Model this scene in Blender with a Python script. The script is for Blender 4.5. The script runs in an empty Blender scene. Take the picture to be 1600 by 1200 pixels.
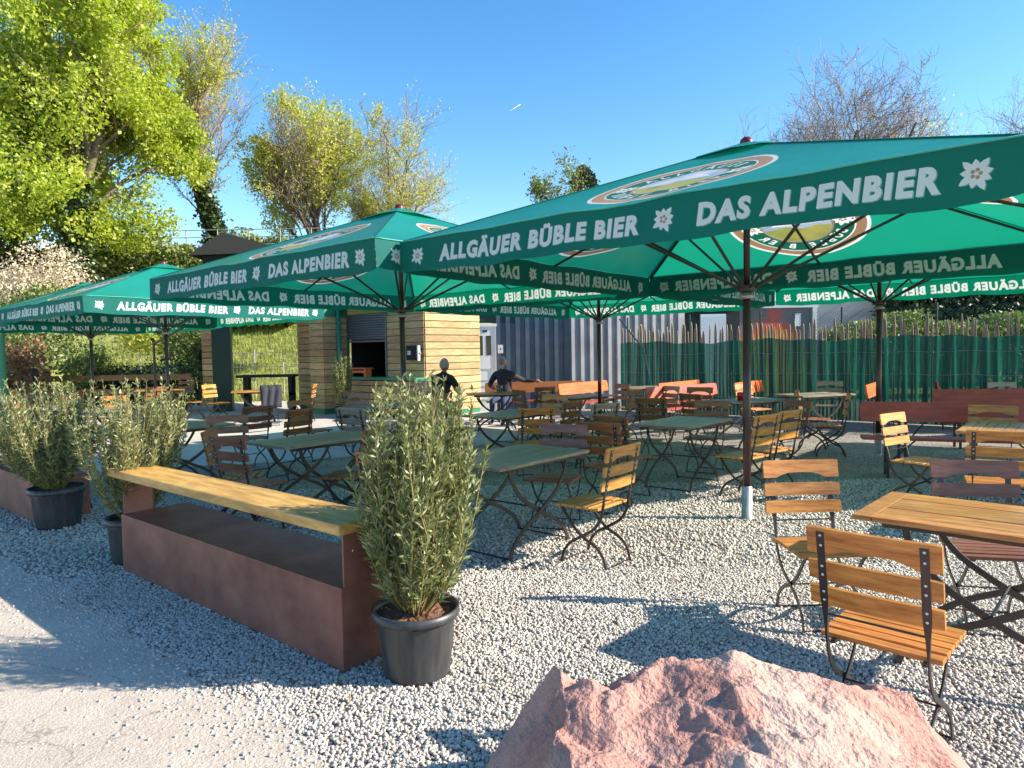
import bpy, bmesh, math, random
import numpy as np
from mathutils import Vector, Matrix, noise
from math import sin, cos, pi, radians as R, atan2, sqrt, hypot

sc = bpy.context.scene
C = sc.collection
random.seed(7); RNG = np.random.default_rng(7)

# ---------------------------------------------------------------- camera
F, PITCH, ROLL, H = 1087.3, R(2.709), R(0.999), 1.6
cd = bpy.data.cameras.new('camera'); cam = bpy.data.objects.new('camera', cd); C.objects.link(cam)
cd.sensor_width = 36; cd.lens = F/1600*36; cd.clip_start = .05; cd.clip_end = 4000
fw = Vector((0, cos(PITCH), -sin(PITCH))); r0 = Vector((1, 0, 0)); u0 = Vector((0, sin(PITCH), cos(PITCH)))
rt = r0*cos(ROLL)-u0*sin(ROLL); up = r0*sin(ROLL)+u0*cos(ROLL)
M3 = Matrix((rt, up, -fw)).transposed()
cam.matrix_world = Matrix.Translation((0, 0, H)) @ M3.to_4x4()
sc.camera = cam

# ---------------------------------------------------------------- light
SUN_ELEV, SUN_AZ = R(29.8), atan2(1, -.11)          # azimuth clockwise from +Y
sund = Vector((sin(SUN_AZ)*cos(SUN_ELEV), cos(SUN_AZ)*cos(SUN_ELEV), sin(SUN_ELEV)))
w = bpy.data.worlds.new("World"); sc.world = w; w.use_nodes = True
nt = w.node_tree; bg = nt.nodes['Background']
sky = nt.nodes.new('ShaderNodeTexSky'); sky.sky_type = 'NISHITA'; sky.sun_disc = False
sky.sun_elevation = SUN_ELEV; sky.sun_rotation = SUN_AZ; sky.air_density = 1.0; sky.dust_density = .3; sky.ozone_density = 1.0
hsv = nt.nodes.new('ShaderNodeHueSaturation'); hsv.inputs['Saturation'].default_value = 1.38
nt.links.new(sky.outputs[0], hsv.inputs['Color']); nt.links.new(hsv.outputs[0], bg.inputs[0]); bg.inputs[1].default_value = .13
sl = bpy.data.lights.new('sun', 'SUN'); sl.energy = 5.0; sl.angle = R(.55); sl.color = (1, .895, .76)
so = bpy.data.objects.new('sun', sl); C.objects.link(so)
so.rotation_euler = (-sund).to_track_quat('-Z', 'Y').to_euler()
sc.view_settings.view_transform = 'Standard'; sc.view_settings.look = 'None'
sc.view_settings.exposure = 1.13; sc.view_settings.gamma = 1
sc.cycles.max_bounces = 8; sc.cycles.transparent_max_bounces = 6

U = Vector((-.765, .644, 0)); V = Vector((.644, .765, 0))

# ---------------------------------------------------------------- helpers
def at(px, py, z):
    d = rt*((px-800)/F)+up*((600-py)/F)+fw
    t = (z-H)/d.z
    return Vector((d.x*t, d.y*t, z))

class MB:
    def __init__(s): s.v = []; s.f = []; s.m = []; s.sm = False
    def add(s, vs, fs, mi=0):
        o = len(s.v); s.v += [tuple(v) for v in vs]
        for f in fs: s.f.append([i+o for i in f]); s.m.append(mi)
    def box(s, a, b, mi=0, M=None):
        (x0, y0, z0), (x1, y1, z1) = a, b
        vs = [Vector(p) for p in ((x0,y0,z0),(x1,y0,z0),(x1,y1,z0),(x0,y1,z0),(x0,y0,z1),(x1,y0,z1),(x1,y1,z1),(x0,y1,z1))]
        if M: vs = [M @ v for v in vs]
        s.add(vs, [(3,2,1,0),(4,5,6,7),(0,1,5,4),(1,2,6,5),(2,3,7,6),(3,0,4,7)], mi)
    def tube(s, pts, rad, n=8, mi=0, cap=True):
        pts = [Vector(p) for p in pts]
        if not isinstance(rad, (list, tuple)): rad = [rad]*len(pts)
        rings = []; prev = None
        for i, p in enumerate(pts):
            t = (pts[min(i+1, len(pts)-1)]-pts[max(i-1, 0)]).normalized()
            a = prev if prev is not None else (Vector((0,0,1)) if abs(t.z) < .9 else Vector((1,0,0)))
            x = (a-t*a.dot(t)).normalized(); prev = x; y = t.cross(x)
            rings.append([p+(x*cos(2*pi*k/n)+y*sin(2*pi*k/n))*rad[i] for k in range(n)])
        vs = [v for r_ in rings for v in r_]; fs = []
        for i in range(len(pts)-1):
            for k in range(n):
                k2 = (k+1) % n; fs.append((i*n+k, i*n+k2, (i+1)*n+k2, (i+1)*n+k))
        if cap: fs.append(tuple(range(n))[::-1]); fs.append(tuple((len(pts)-1)*n+k for k in range(n)))
        s.add(vs, fs, mi)
    def ribbon(s, prof, y, mi=0, M=None):            # prof: (x,z,width in plane,width in y)
        n = len(prof); vs = []
        for i, (x, z, wp, wy) in enumerate(prof):
            a = prof[max(i-1, 0)]; b = prof[min(i+1, n-1)]
            t = Vector((b[0]-a[0], b[1]-a[1])).normalized(); q = Vector((-t.y, t.x))
            for sx, sy in ((-1,-1),(1,-1),(1,1),(-1,1)):
                vs.append(Vector((x+q.x*sx*wp/2, y+sy*wy/2, z+q.y*sx*wp/2)))
        if M: vs = [M @ v for v in vs]
        fs = [(3,2,1,0), tuple((n-1)*4+k for k in range(4))]
        for i in range(n-1):
            for k in range(4):
                k2 = (k+1) % 4; fs.append((i*4+k, i*4+k2, (i+1)*4+k2, (i+1)*4+k))
        s.add(vs, fs, mi)
    def lathe(s, prof, n=32, c=(0,0,0), mi=0, wob=None):
        vs = []
        for (r_, z) in prof:
            for k in range(n):
                a = 2*pi*k/n; rr = r_*(wob(k/n, z) if wob else 1)
                vs.append((c[0]+rr*cos(a), c[1]+rr*sin(a), c[2]+z))
        fs = []
        for i in range(len(prof)-1):
            for k in range(n):
                k2 = (k+1) % n; fs.append((i*n+k, i*n+k2, (i+1)*n+k2, (i+1)*n+k))
        s.add(vs, fs, mi)
    def prism(s, poly, thick, M, mi=0):              # poly in local xy, extruded in z by thick
        n = len(poly)
        vs = [M @ Vector((x, y, 0)) for x, y in poly]+[M @ Vector((x, y, thick)) for x, y in poly]
        fs = [tuple(range(n))[::-1], tuple(range(n, 2*n))]+[(i, (i+1) % n, (i+1) % n+n, i+n) for i in range(n)]
        s.add(vs, fs, mi)
    def mesh(s, name, mats, smooth=False, bevel=0):
        me = bpy.data.meshes.new(name); me.from_pydata(s.v, [], s.f)
        for m in (mats if isinstance(mats, (list, tuple)) else [mats]): me.materials.append(m)
        me.polygons.foreach_set('material_index', s.m)
        if smooth: me.polygons.foreach_set('use_smooth', [True]*len(s.f))
        me.update(); return me
    def build(s, name, mats, parent=None, smooth=False, loc=None, rz=0, bevel=0):
        me = s.mesh(name, mats, smooth)
        if bevel:
            bm = bmesh.new(); bm.from_mesh(me)
            es = [e for e in bm.edges if len(e.link_faces) == 2 and e.calc_face_angle(0) > .6]
            bmesh.ops.bevel(bm, geom=es, offset=bevel, segments=2, affect='EDGES', profile=.6)
            bm.to_mesh(me); bm.free()
        return link(name, me, parent, loc, rz)

def link(name, me, parent=None, loc=None, rz=0):
    o = bpy.data.objects.new(name, me); C.objects.link(o)
    if parent: o.parent = parent
    if loc is not None: o.location = loc
    o.rotation_euler = (0, 0, rz); return o
def npmesh(name, verts, faces_n, mats, smooth=False):    # verts (N,3), faces (M,k)
    me = bpy.data.meshes.new(name); nv = len(verts); nf, k = faces_n.shape
    me.vertices.add(nv); me.vertices.foreach_set('co', np.asarray(verts, dtype=np.float32).ravel())
    me.loops.add(nf*k); me.loops.foreach_set('vertex_index', faces_n.astype(np.int32).ravel())
    me.polygons.add(nf); me.polygons.foreach_set('loop_start', np.arange(0, nf*k, k, dtype=np.int32))
    for m in (mats if isinstance(mats, (list, tuple)) else [mats]): me.materials.append(m)
    if smooth: me.polygons.foreach_set('use_smooth', np.ones(nf, dtype=bool))
    me.update(calc_edges=True); me.validate(); return me
def tag(o, label=None, cat=None, group=None, kind=None):
    if label: o['label'] = label
    if cat: o['category'] = cat
    if group: o['group'] = group
    if kind: o['kind'] = kind
    return o
def thing(name, label, cat, loc=(0,0,0), rz=0, group=None):
    o = link(name, None, None, loc, rz); return tag(o, label, cat, group)
def copy_tree(o, parent=None):
    c = o.copy(); C.objects.link(c)
    if parent: c.parent = parent
    for ch in list(o.children): copy_tree(ch, c)
    return c
def spline(pts, n=6):                                  # Catmull-Rom through tuples
    out = []; P = [pts[0]]+list(pts)+[pts[-1]]
    for i in range(1, len(P)-2):
        a, b, c, d = P[i-1], P[i], P[i+1], P[i+2]
        for k in range(n):
            t = k/n
            out.append(tuple(.5*((2*b[j])+(-a[j]+c[j])*t+(2*a[j]-5*b[j]+4*c[j]-d[j])*t*t+(-a[j]+3*b[j]-3*c[j]+d[j])*t**3) for j in range(len(b))))
    out.append(tuple(pts[-1])); return out

# ---------------------------------------------------------------- materials
def mat(name, col, rough=.6, metal=0, var=0, vscale=5, stretch=(1,1,1), col2=None, bump=0, bscale=40, island=0, transl=0, spec=.5, tcol=None, detail=4, objrand=0, coat=0):
    m = bpy.data.materials.new(name); m.use_nodes = True; n = m.node_tree; b = n.nodes['Principled BSDF']
    b.inputs['Base Color'].default_value = (*col, 1); b.inputs['Roughness'].default_value = rough
    b.inputs['Metallic'].default_value = metal; b.inputs['Specular IOR Level'].default_value = spec
    if coat: b.inputs['Coat Weight'].default_value = coat; b.inputs['Coat Roughness'].default_value = .25
    tc = n.nodes.new('ShaderNodeTexCoord'); mp = n.nodes.new('ShaderNodeMapping'); mp.inputs['Scale'].default_value = stretch
    n.links.new(tc.outputs['Object'], mp.inputs[0])
    colsock = None
    if col2:
        nz = n.nodes.new('ShaderNodeTexNoise'); nz.inputs['Scale'].default_value = vscale; nz.inputs['Detail'].default_value = detail; nz.inputs['Roughness'].default_value = .65
        n.links.new(mp.outputs[0], nz.inputs['Vector'])
        rp = n.nodes.new('ShaderNodeValToRGB'); rp.color_ramp.elements[0].position = .32; rp.color_ramp.elements[1].position = .68
        rp.color_ramp.elements[0].color = (*col, 1); rp.color_ramp.elements[1].color = (*col2, 1)
        n.links.new(nz.outputs['Fac'], rp.inputs[0]); colsock = rp.outputs[0]
    if island or objrand:
        gi = n.nodes.new('ShaderNodeNewGeometry'); oi = n.nodes.new('ShaderNodeObjectInfo')
        h = n.nodes.new('ShaderNodeHueSaturation')
        if colsock: n.links.new(colsock, h.inputs['Color'])
        else: h.inputs['Color'].default_value = (*col, 1)
        src = gi.outputs['Random Per Island'] if island else oi.outputs['Random']
        k = island or objrand
        r1 = n.nodes.new('ShaderNodeMapRange'); r1.inputs['To Min'].default_value = 1-k; r1.inputs['To Max'].default_value = 1+k
        n.links.new(src, r1.inputs['Value']); n.links.new(r1.outputs[0], h.inputs['Value'])
        r2 = n.nodes.new('ShaderNodeMapRange'); r2.inputs['To Min'].default_value = .5-k*.03; r2.inputs['To Max'].default_value = .5+k*.03
        mm = n.nodes.new('ShaderNodeMath'); mm.operation = 'MULTIPLY'; mm.inputs[1].default_value = 7.31
        fr = n.nodes.new('ShaderNodeMath'); fr.operation = 'FRACT'
        n.links.new(src, mm.inputs[0]); n.links.new(mm.outputs[0], fr.inputs[0]); n.links.new(fr.outputs[0], r2.inputs['Value']); n.links.new(r2.outputs[0], h.inputs['Hue'])
        colsock = h.outputs[0]
    if colsock: n.links.new(colsock, b.inputs['Base Color'])
    if bump:
        bz = n.nodes.new('ShaderNodeTexNoise'); bz.inputs['Scale'].default_value = bscale; bz.inputs['Detail'].default_value = 5
        n.links.new(mp.outputs[0], bz.inputs['Vector'])
        bp = n.nodes.new('ShaderNodeBump'); bp.inputs['Strength'].default_value = bump; bp.inputs['Distance'].default_value = .02
        n.links.new(bz.outputs['Fac'], bp.inputs['Height']); n.links.new(bp.outputs[0], b.inputs['Normal'])
    if transl:
        tr = n.nodes.new('ShaderNodeBsdfTranslucent'); mx = n.nodes.new('ShaderNodeMixShader'); mx.inputs[0].default_value = transl
        if tcol: tr.inputs[0].default_value = (*tcol, 1)
        elif colsock: n.links.new(colsock, tr.inputs[0])
        else: tr.inputs[0].default_value = (*col, 1)
        out = n.nodes['Material Output']
        n.links.new(b.outputs[0], mx.inputs[1]); n.links.new(tr.outputs[0], mx.inputs[2]); n.links.new(mx.outputs[0], out.inputs[0])
    return m

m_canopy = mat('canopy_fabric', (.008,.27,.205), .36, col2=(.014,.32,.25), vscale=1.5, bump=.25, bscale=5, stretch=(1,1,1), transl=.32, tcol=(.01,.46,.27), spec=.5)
m_valance = mat('valance_shaded_fabric', (.004,.125,.108), .7, col2=(.006,.15,.13), vscale=1.5, bump=.3, bscale=6, transl=.3, tcol=(.0,.34,.17), spec=.25)  # same cloth as the canopy; shade of the hanging sides put into a darker base
m_piping = mat('piping_green', (.06,.36,.28), .5)
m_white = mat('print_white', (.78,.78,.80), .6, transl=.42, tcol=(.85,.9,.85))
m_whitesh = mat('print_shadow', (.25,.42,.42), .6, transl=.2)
m_tan = mat('print_tan', (.45,.27,.14), .6, transl=.3)
m_pgreen = mat('print_green', (.01,.17,.10), .6, transl=.3)
m_pblue = mat('print_blue', (.25,.42,.62), .6, transl=.3, col2=(.6,.7,.75), vscale=3)
m_pyel = mat('print_meadow', (.30,.38,.08), .6, transl=.3, col2=(.6,.5,.15), vscale=4)
m_pole = mat('pole_paint', (.03,.014,.014), .35, spec=.6, col2=(.05,.02,.018), vscale=8)
m_steel = mat('dark_steel', (.014,.014,.016), .38, metal=0, spec=.6, col2=(.03,.027,.025), vscale=20)
m_galv = mat('galvanised', (.48,.49,.5), .45, metal=.6, col2=(.35,.36,.37), vscale=12)
m_rivet = mat('rivet', (.55,.55,.55), .3, metal=1)
def wood(name, a, b, stretch, rough=.42, objrand=.0, island=.18, vs=6): return mat(name, a, rough, col2=b, vscale=vs, stretch=stretch, island=island, bump=.15, bscale=18, detail=8, coat=.15)
W_A = [wood('varnished_wood_orange', (.30,.095,.018), (.66,.29,.065), (9,1,9), vs=5),
       wood('varnished_wood_honey', (.38,.15,.028), (.68,.33,.075), (9,1,9), vs=5),
       wood('varnished_wood_brown', (.15,.055,.018), (.34,.13,.04), (9,1,9), vs=5),
       wood('weathered_wood_plum', (.14,.05,.03), (.28,.115,.075), (9,1,9), vs=5),
       wood('weathered_wood_grey', (.22,.16,.12), (.42,.32,.24), (9,1,9), vs=5)]
W_T = [wood('tabletop_honey', (.24,.085,.014), (.62,.31,.085), (1,9,9), vs=4, island=.25),
       wood('tabletop_grey', (.13,.11,.065), (.33,.27,.17), (1,9,9), vs=4, island=.25)]
m_red = wood('bench_red_wood', (.26,.03,.012), (.46,.075,.02), (1,8,8), vs=3)
m_orange = wood('bench_orange_wood', (.60,.10,.02), (.80,.19,.05), (1,8,8), vs=3)
m_plank = wood('plank_ochre', (.33,.17,.035), (.72,.44,.12), (1,6,6), rough=.6, vs=3.2, island=.04)
m_corten = mat('corten_steel', (.15,.052,.038), .55, metal=.12, col2=(.31,.135,.095), vscale=3.0, stretch=(1,1,1.2), bump=.12, bscale=120, detail=9)
m_pot = mat('black_plastic', (.022,.024,.026), .42, col2=(.06,.062,.065), vscale=7, stretch=(4,4,.6), spec=.5, detail=6)
m_soil = mat('bark_mulch', (.10,.045,.025), .95, col2=(.25,.12,.07), vscale=40, bump=1, bscale=60)
m_leafA = mat('olive_leaf', (.17,.20,.085), .40, col2=(.35,.37,.17), vscale=4, island=.5, transl=.25, tcol=(.24,.30,.06))
m_stem = mat('green_stem', (.20,.17,.06), .6, island=.2)
m_bark = mat('bark', (.075,.058,.042), .9, col2=(.14,.11,.08), vscale=6, bump=.8, bscale=20)
m_twig = mat('twig_grey', (.26,.195,.155), .8, island=.25)
m_leafY = mat('fresh_leaf', (.32,.39,.05), .5, col2=(.50,.55,.10), vscale=.4, island=.3, transl=.5, tcol=(.50,.62,.03))
m_leafB = mat('bud_leaf', (.44,.46,.10), .5, island=.3, transl=.5, tcol=(.62,.66,.10))
m_leafG = mat('shrub_leaf', (.12,.17,.045), .5, col2=(.27,.31,.09), vscale=.8, island=.35, transl=.3, tcol=(.14,.22,.03))
m_leafD = mat('dark_leaf', (.02,.04,.016), .5, col2=(.045,.075,.025), vscale=.8, island=.35, transl=.2)
m_leafR = mat('reddish_leaf', (.30,.17,.09), .5, island=.35, transl=.3)
m_blossom = mat('cream_blossom', (.72,.62,.46), .7, island=.2, transl=.3)
m_ivy = mat('ivy_leaf', (.03,.07,.02), .4, island=.4, transl=.2)
m_ivy2 = mat('ivy_mid_green', (.06,.10,.03), .4, island=.5, transl=.25)  # ivy leaf colour in a lighter green
m_greenpaint = mat('green_paint', (.02,.20,.11), .4)
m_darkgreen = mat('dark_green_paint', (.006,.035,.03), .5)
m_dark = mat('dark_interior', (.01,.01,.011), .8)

# gravel
def gravel_mat():
    m = bpy.data.materials.new('gravel'); m.use_nodes = True; n = m.node_tree; b = n.nodes['Principled BSDF']; b.inputs['Roughness'].default_value = .9
    tc = n.nodes.new('ShaderNodeTexCoord'); v = n.nodes.new('ShaderNodeTexVoronoi'); v.inputs['Scale'].default_value = 58
    n.links.new(tc.outputs['Object'], v.inputs['Vector'])
    rp = n.nodes.new('ShaderNodeValToRGB'); e = rp.color_ramp.elements; e[0].color = (.34,.31,.27,1); e[1].color = (.64,.59,.52,1); e[0].position = .1; e[1].position = .75
    sp = n.nodes.new('ShaderNodeSeparateColor'); n.links.new(v.outputs['Color'], sp.inputs[0]); n.links.new(sp.outputs[0], rp.inputs[0])
    d = n.nodes.new('ShaderNodeMapRange'); d.inputs['From Min'].default_value = .25; d.inputs['From Max'].default_value = .75; d.inputs['To Min'].default_value = 1; d.inputs['To Max'].default_value = .3
    n.links.new(v.outputs['Distance'], d.inputs['Value'])
    mx = n.nodes.new('ShaderNodeMix'); mx.data_type = 'RGBA'; mx.blend_type = 'MULTIPLY'; mx.inputs[0].default_value = 1
    n.links.new(rp.outputs[0], mx.inputs[6]); n.links.new(d.outputs[0], mx.inputs[7])
    nz = n.nodes.new('ShaderNodeTexNoise'); nz.inputs['Scale'].default_value = 1.1; nz.inputs['Detail'].default_value = 6; n.links.new(tc.outputs['Object'], nz.inputs['Vector'])
    r2 = n.nodes.new('ShaderNodeValToRGB'); r2.color_ramp.elements[0].color = (.72,.70,.66,1); r2.color_ramp.elements[1].color = (1,1,1,1); r2.color_ramp.elements[0].position = .35; r2.color_ramp.elements[1].position = .6
    n.links.new(nz.outputs['Fac'], r2.inputs[0])
    m2 = n.nodes.new('ShaderNodeMix'); m2.data_type = 'RGBA'; m2.blend_type = 'MULTIPLY'; m2.inputs[0].default_value = 1
    n.links.new(mx.outputs[2], m2.inputs[6]); n.links.new(r2.outputs[0], m2.inputs[7]); n.links.new(m2.outputs[2], b.inputs['Base Color'])
    bp = n.nodes.new('ShaderNodeBump'); bp.invert = True; bp.inputs['Strength'].default_value = 1; bp.inputs['Distance'].default_value = .015
    n.links.new(v.outputs['Distance'], bp.inputs['Height']); n.links.new(bp.outputs[0], b.inputs['Normal'])
    return m
m_gravel = gravel_mat()
m_stone = mat('gravel_stone', (.47,.43,.375), .85, col2=(.58,.54,.475), vscale=1.3, island=.22)
def concrete_mat(name, c1, c2, cracks=True):
    m = mat(name, c1, .9, col2=c2, vscale=1.6, bump=.4, bscale=90, detail=10); n = m.node_tree; b = n.nodes['Principled BSDF']
    src = b.inputs['Base Color'].links[0].from_socket
    tc = n.nodes.new('ShaderNodeTexCoord')
    fz = n.nodes.new('ShaderNodeTexNoise'); fz.inputs['Scale'].default_value = 140; fz.inputs['Detail'].default_value = 3; n.links.new(tc.outputs['Object'], fz.inputs['Vector'])
    fr = n.nodes.new('ShaderNodeMapRange'); fr.inputs['From Min'].default_value = .3; fr.inputs['From Max'].default_value = .7; fr.inputs['To Min'].default_value = .72; fr.inputs['To Max'].default_value = 1.15; n.links.new(fz.outputs['Fac'], fr.inputs['Value'])
    mx = n.nodes.new('ShaderNodeMix'); mx.data_type = 'RGBA'; mx.blend_type = 'MULTIPLY'; mx.inputs[0].default_value = 1
    n.links.new(src, mx.inputs[6]); n.links.new(fr.outputs[0], mx.inputs[7]); o = mx.outputs[2]
    if cracks:
        wn = n.nodes.new('ShaderNodeTexNoise'); wn.inputs['Scale'].default_value = 3; wn.inputs['Detail'].default_value = 5; n.links.new(tc.outputs['Object'], wn.inputs['Vector'])
        am = n.nodes.new('ShaderNodeMixRGB'); am.inputs[0].default_value = .35; n.links.new(tc.outputs['Object'], am.inputs[1]); n.links.new(wn.outputs['Color'], am.inputs[2])
        vo = n.nodes.new('ShaderNodeTexVoronoi'); vo.feature = 'DISTANCE_TO_EDGE'; vo.inputs['Scale'].default_value = 1.6; n.links.new(am.outputs[0], vo.inputs['Vector'])
        cr = n.nodes.new('ShaderNodeMapRange'); cr.inputs['From Min'].default_value = 0; cr.inputs['From Max'].default_value = .008; cr.inputs['To Min'].default_value = .6; cr.inputs['To Max'].default_value = 1; n.links.new(vo.outputs['Distance'], cr.inputs['Value'])
        m3 = n.nodes.new('ShaderNodeMix'); m3.data_type = 'RGBA'; m3.blend_type = 'MULTIPLY'; m3.inputs[0].default_value = 1
        n.links.new(o, m3.inputs[6]); n.links.new(cr.outputs[0], m3.inputs[7]); o = m3.outputs[2]
    n.links.new(o, b.inputs['Base Color']); return m
m_conc = concrete_mat('old_concrete', (.44,.375,.30), (.60,.525,.43))
m_pave = concrete_mat('pale_paving', (.46,.42,.37), (.60,.56,.50), False)
m_grass = mat('grass_bank', (.19,.23,.05), .9, col2=(.42,.43,.14), vscale=1.6, bump=1, bscale=30, detail=8)

# ---------------------------------------------------------------- the ground
def ground_z(x, y):
    s = min(max((y-24-.12*max(x,0)*0-(max(x+2,0))*.9)/11, 0), 1); s = s*s*(3-2*s)
    return 4.2*s
g = MB(); xs = [-400,-150,-80,-50]+[-40+i*2 for i in range(41)]+[50,80,150,400]; ys = [-60,-20,0,6,12,18]+[20+i for i in range(30)]+[60,90,150,400,900]
for y in ys:
    for x in xs: g.v.append((x, y, ground_z(x, y)-.03*(y > 19)))
nx = len(xs)
for j in range(len(ys)-1):
    for i in range(nx-1):
        g.f.append([j*nx+i, j*nx+i+1, (j+1)*nx+i+1, (j+1)*nx+i]); g.m.append(1 if ys[j] >= 21 else 0)
tag(g.build('ground', [m_gravel, m_grass], smooth=True), kind='structure')

def sheet(name, poly, z, m, jag=.06, step=.08):
    P = []
    for i in range(len(poly)):
        a = Vector((*poly[i], 0)); b = Vector((*poly[(i+1) % len(poly)], 0)); n = max(1, int((b-a).length/step)) if max(abs(a.y), abs(b.y)) < 30 else 1
        n = min(n, 400)
        for k in range(n):
            p = a.lerp(b, k/n); nv = noise.noise_vector(p*1.7)*jag*2+noise.noise_vector(p*7)*jag*.8
            P.append((p.x+nv.x, p.y+nv.y, z))
    bm = bmesh.new(); f = bm.faces.new([bm.verts.new(p) for p in P]); bmesh.ops.triangulate(bm, faces=[f])
    me = bpy.data.meshes.new(name); bm.to_mesh(me); bm.free(); me.materials.append(m)
    for p in me.polygons:
        if p.normal.z < 0: p.flip()
    return tag(link(name, me), kind='structure')
# old concrete apron along the front, edge runs along U through (-2.0,3.84)
e0 = Vector((-2.05, 3.84, 0)); eA = e0+U*9; eB = e0-U*1.25
apron = [(eA.x, eA.y), (eB.x, eB.y), (-.45, 2.3), (-.6, 1.0), (-.9, -3), (-14, -3), (-14, 9)]
sheet('concrete_path', apron, .004, m_conc)
pav = [(-.9, 11.6), (-3.2, 10.4), (-6.5, 9.6), (-13, 11.5), (-16, 20.5), (-.5, 20.5), (1.2, 15.5), (.2, 12.6)]
sheet('terrace_paving', pav, .004, m_pave)

# loose stones of the gravel
def inside(poly, x, y):
    c = np.zeros(len(x), bool); n = len(poly)
    for i in range(n):
        (x0, y0), (x1, y1) = poly[i], poly[(i+1) % n]
        t = ((y0 > y) != (y1 > y)) & (x < (x1-x0)*(y-y0)/(y1-y0+1e-12)+x0); c ^= t
    return c
def stones():
    def scat(n, y0, y1, s):
        y = np.sqrt(RNG.uniform(y0*y0, y1*y1, n)); x = RNG.uniform(-.78, .78, n)*y
        return x, y, RNG.uniform(.6, 1.25, n)*s
    a = scat(90000, 2.0, 5.0, .0078); b = scat(44000, 5.0, 8.2, .0105)
    x = np.r_[a[0], b[0]]; y = np.r_[a[1], b[1]]; s = np.r_[a[2], b[2]]
    ins = inside(apron, x, y)
    # stragglers near the edge stay
    dist = (x-e0.x)*V.x+(y-e0.y)*V.y
    keep = ~ins | (RNG.random(len(x)) < .55*np.exp(np.minimum(dist, 0)*7)) | (RNG.random(len(x)) < .0025)
    x, y, s = x[keep], y[keep], s[keep]; n = len(x)
    cube = np.array([(-1,-1,-1),(1,-1,-1),(1,1,-1),(-1,1,-1),(-1,-1,1),(1,-1,1),(1,1,1),(-1,1,1)], float)
    v = cube[None]*np.array([1,.85,.62])*RNG.uniform(.55, 1.2, (n, 8, 3))
    ax = RNG.normal(size=(n, 3)); ax[:, 2] += 1.0; ax /= np.linalg.norm(ax, axis=1)[:, None]; an = RNG.uniform(0, 2*pi, n)
    K = np.zeros((n, 3, 3)); K[:,0,1] = -ax[:,2]; K[:,0,2] = ax[:,1]; K[:,1,0] = ax[:,2]; K[:,1,2] = -ax[:,0]; K[:,2,0] = -ax[:,1]; K[:,2,1] = ax[:,0]
    Rm = np.eye(3)[None]+np.sin(an)[:,None,None]*K+(1-np.cos(an))[:,None,None]*(K@K)
    v = np.einsum('nij,nkj->nki', Rm, v)*s[:,None,None]
    v += np.stack([x, y, s*RNG.uniform(-.05, .5, n)+.002], 1)[:,None]
    fc = np.array([(3,2,1,0),(4,5,6,7),(0,1,5,4),(1,2,6,5),(2,3,7,6),(3,0,4,7)])
    f = (fc[None]+(np.arange(n)*8)[:,None,None]).reshape(-1, 4)
    me = npmesh('gravel', v.reshape(-1, 3), f, m_stone)
    tag(link('gravel', me), 'loose pale grey crushed gravel stones spread over the seating area', 'gravel', kind='stuff')
stones()

def litter():
    n = 420; y = np.sqrt(RNG.uniform(4, 110, n)); x = RNG.uniform(-.76, .76, n)*y; a = RNG.uniform(0, 2*pi, n); L = RNG.uniform(.010, .026, n); wd = L*.4
    d = np.stack([np.cos(a)*L, np.sin(a)*L, RNG.normal(0, .004, n)], 1); e_ = np.stack([-np.sin(a)*wd, np.cos(a)*wd, RNG.uniform(.0, .008, n)], 1); p = np.stack([x, y, np.full(n, .021)], 1)
    ins = inside(apron, x, y) | inside(pav, x, y); p[ins, 2] = .011
    q = np.stack([p-d, p+e_, p+d, p-e_], 1)
    me = npmesh('dry_leaves', q.reshape(-1,3), np.arange(4*n).reshape(-1,4), mat('dry_leaf', (.20,.12,.05), .8, island=.5)); tag(link('dry_leaves', me), 'tiny dry leaves scattered over gravel and paving', 'leaves', kind='stuff')
litter()
# ---------------------------------------------------------------- text glyphs
def glyph(txt, size, bold=.03, sx=.8, shear=.0, spacing=1.0):
    cu = bpy.data.curves.new('t', 'FONT'); cu.body = txt; cu.size = size; cu.offset = bold*size; cu.shear = shear; cu.space_character = spacing
    cu.resolution_u = 3; cu.align_x = 'CENTER'; cu.align_y = 'CENTER'
    o = bpy.data.objects.new('t', cu); C.objects.link(o); bpy.context.view_layer.update()
    me = bpy.data.meshes.new_from_object(o); vs = [(v.co.x*sx, v.co.y) for v in me.vertices]; fs = [tuple(p.vertices) for p in me.polygons]
    bpy.data.objects.remove(o); bpy.data.curves.remove(cu); bpy.data.meshes.remove(me)
    return vs, fs
def fit_text(txt, width, height, **k):
    vs, fs = glyph(txt, 1.0, **k)
    x0 = min(v[0] for v in vs); x1 = max(v[0] for v in vs); y0 = min(v[1] for v in vs); y1 = max(v[1] for v in vs)
    return [((x-(x0+x1)/2)*width/(x1-x0), (y-(y0+y1)/2)*height/(y1-y0)) for x, y in vs], fs
def flower(r):                                          # edelweiss: list of (pts, faces, matindex)
    out = []
    for k in range(9):
        a = 2*pi*k/9+.2; L = r*(.95 if k % 2 else .78)*(1+.08*sin(k*3.1)); wd = r*.2
        pts = [(0, 0), (L*.45, wd), (L*.75, wd*.75), (L, 0), (L*.75, -wd*.75), (L*.45, -wd)]
        out.append(([(x*cos(a)-y*sin(a), x*sin(a)+y*cos(a)) for x, y in pts], [tuple(range(6))], 0))
    for k in range(5):
        a = 2*pi*k/5; cx, cy = r*.2*cos(a), r*.2*sin(a)
        out.append(([(cx+r*.11*cos(t*pi/4), cy+r*.11*sin(t*pi/4)) for t in range(8)], [tuple(range(8))], 1))
    return out

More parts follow.
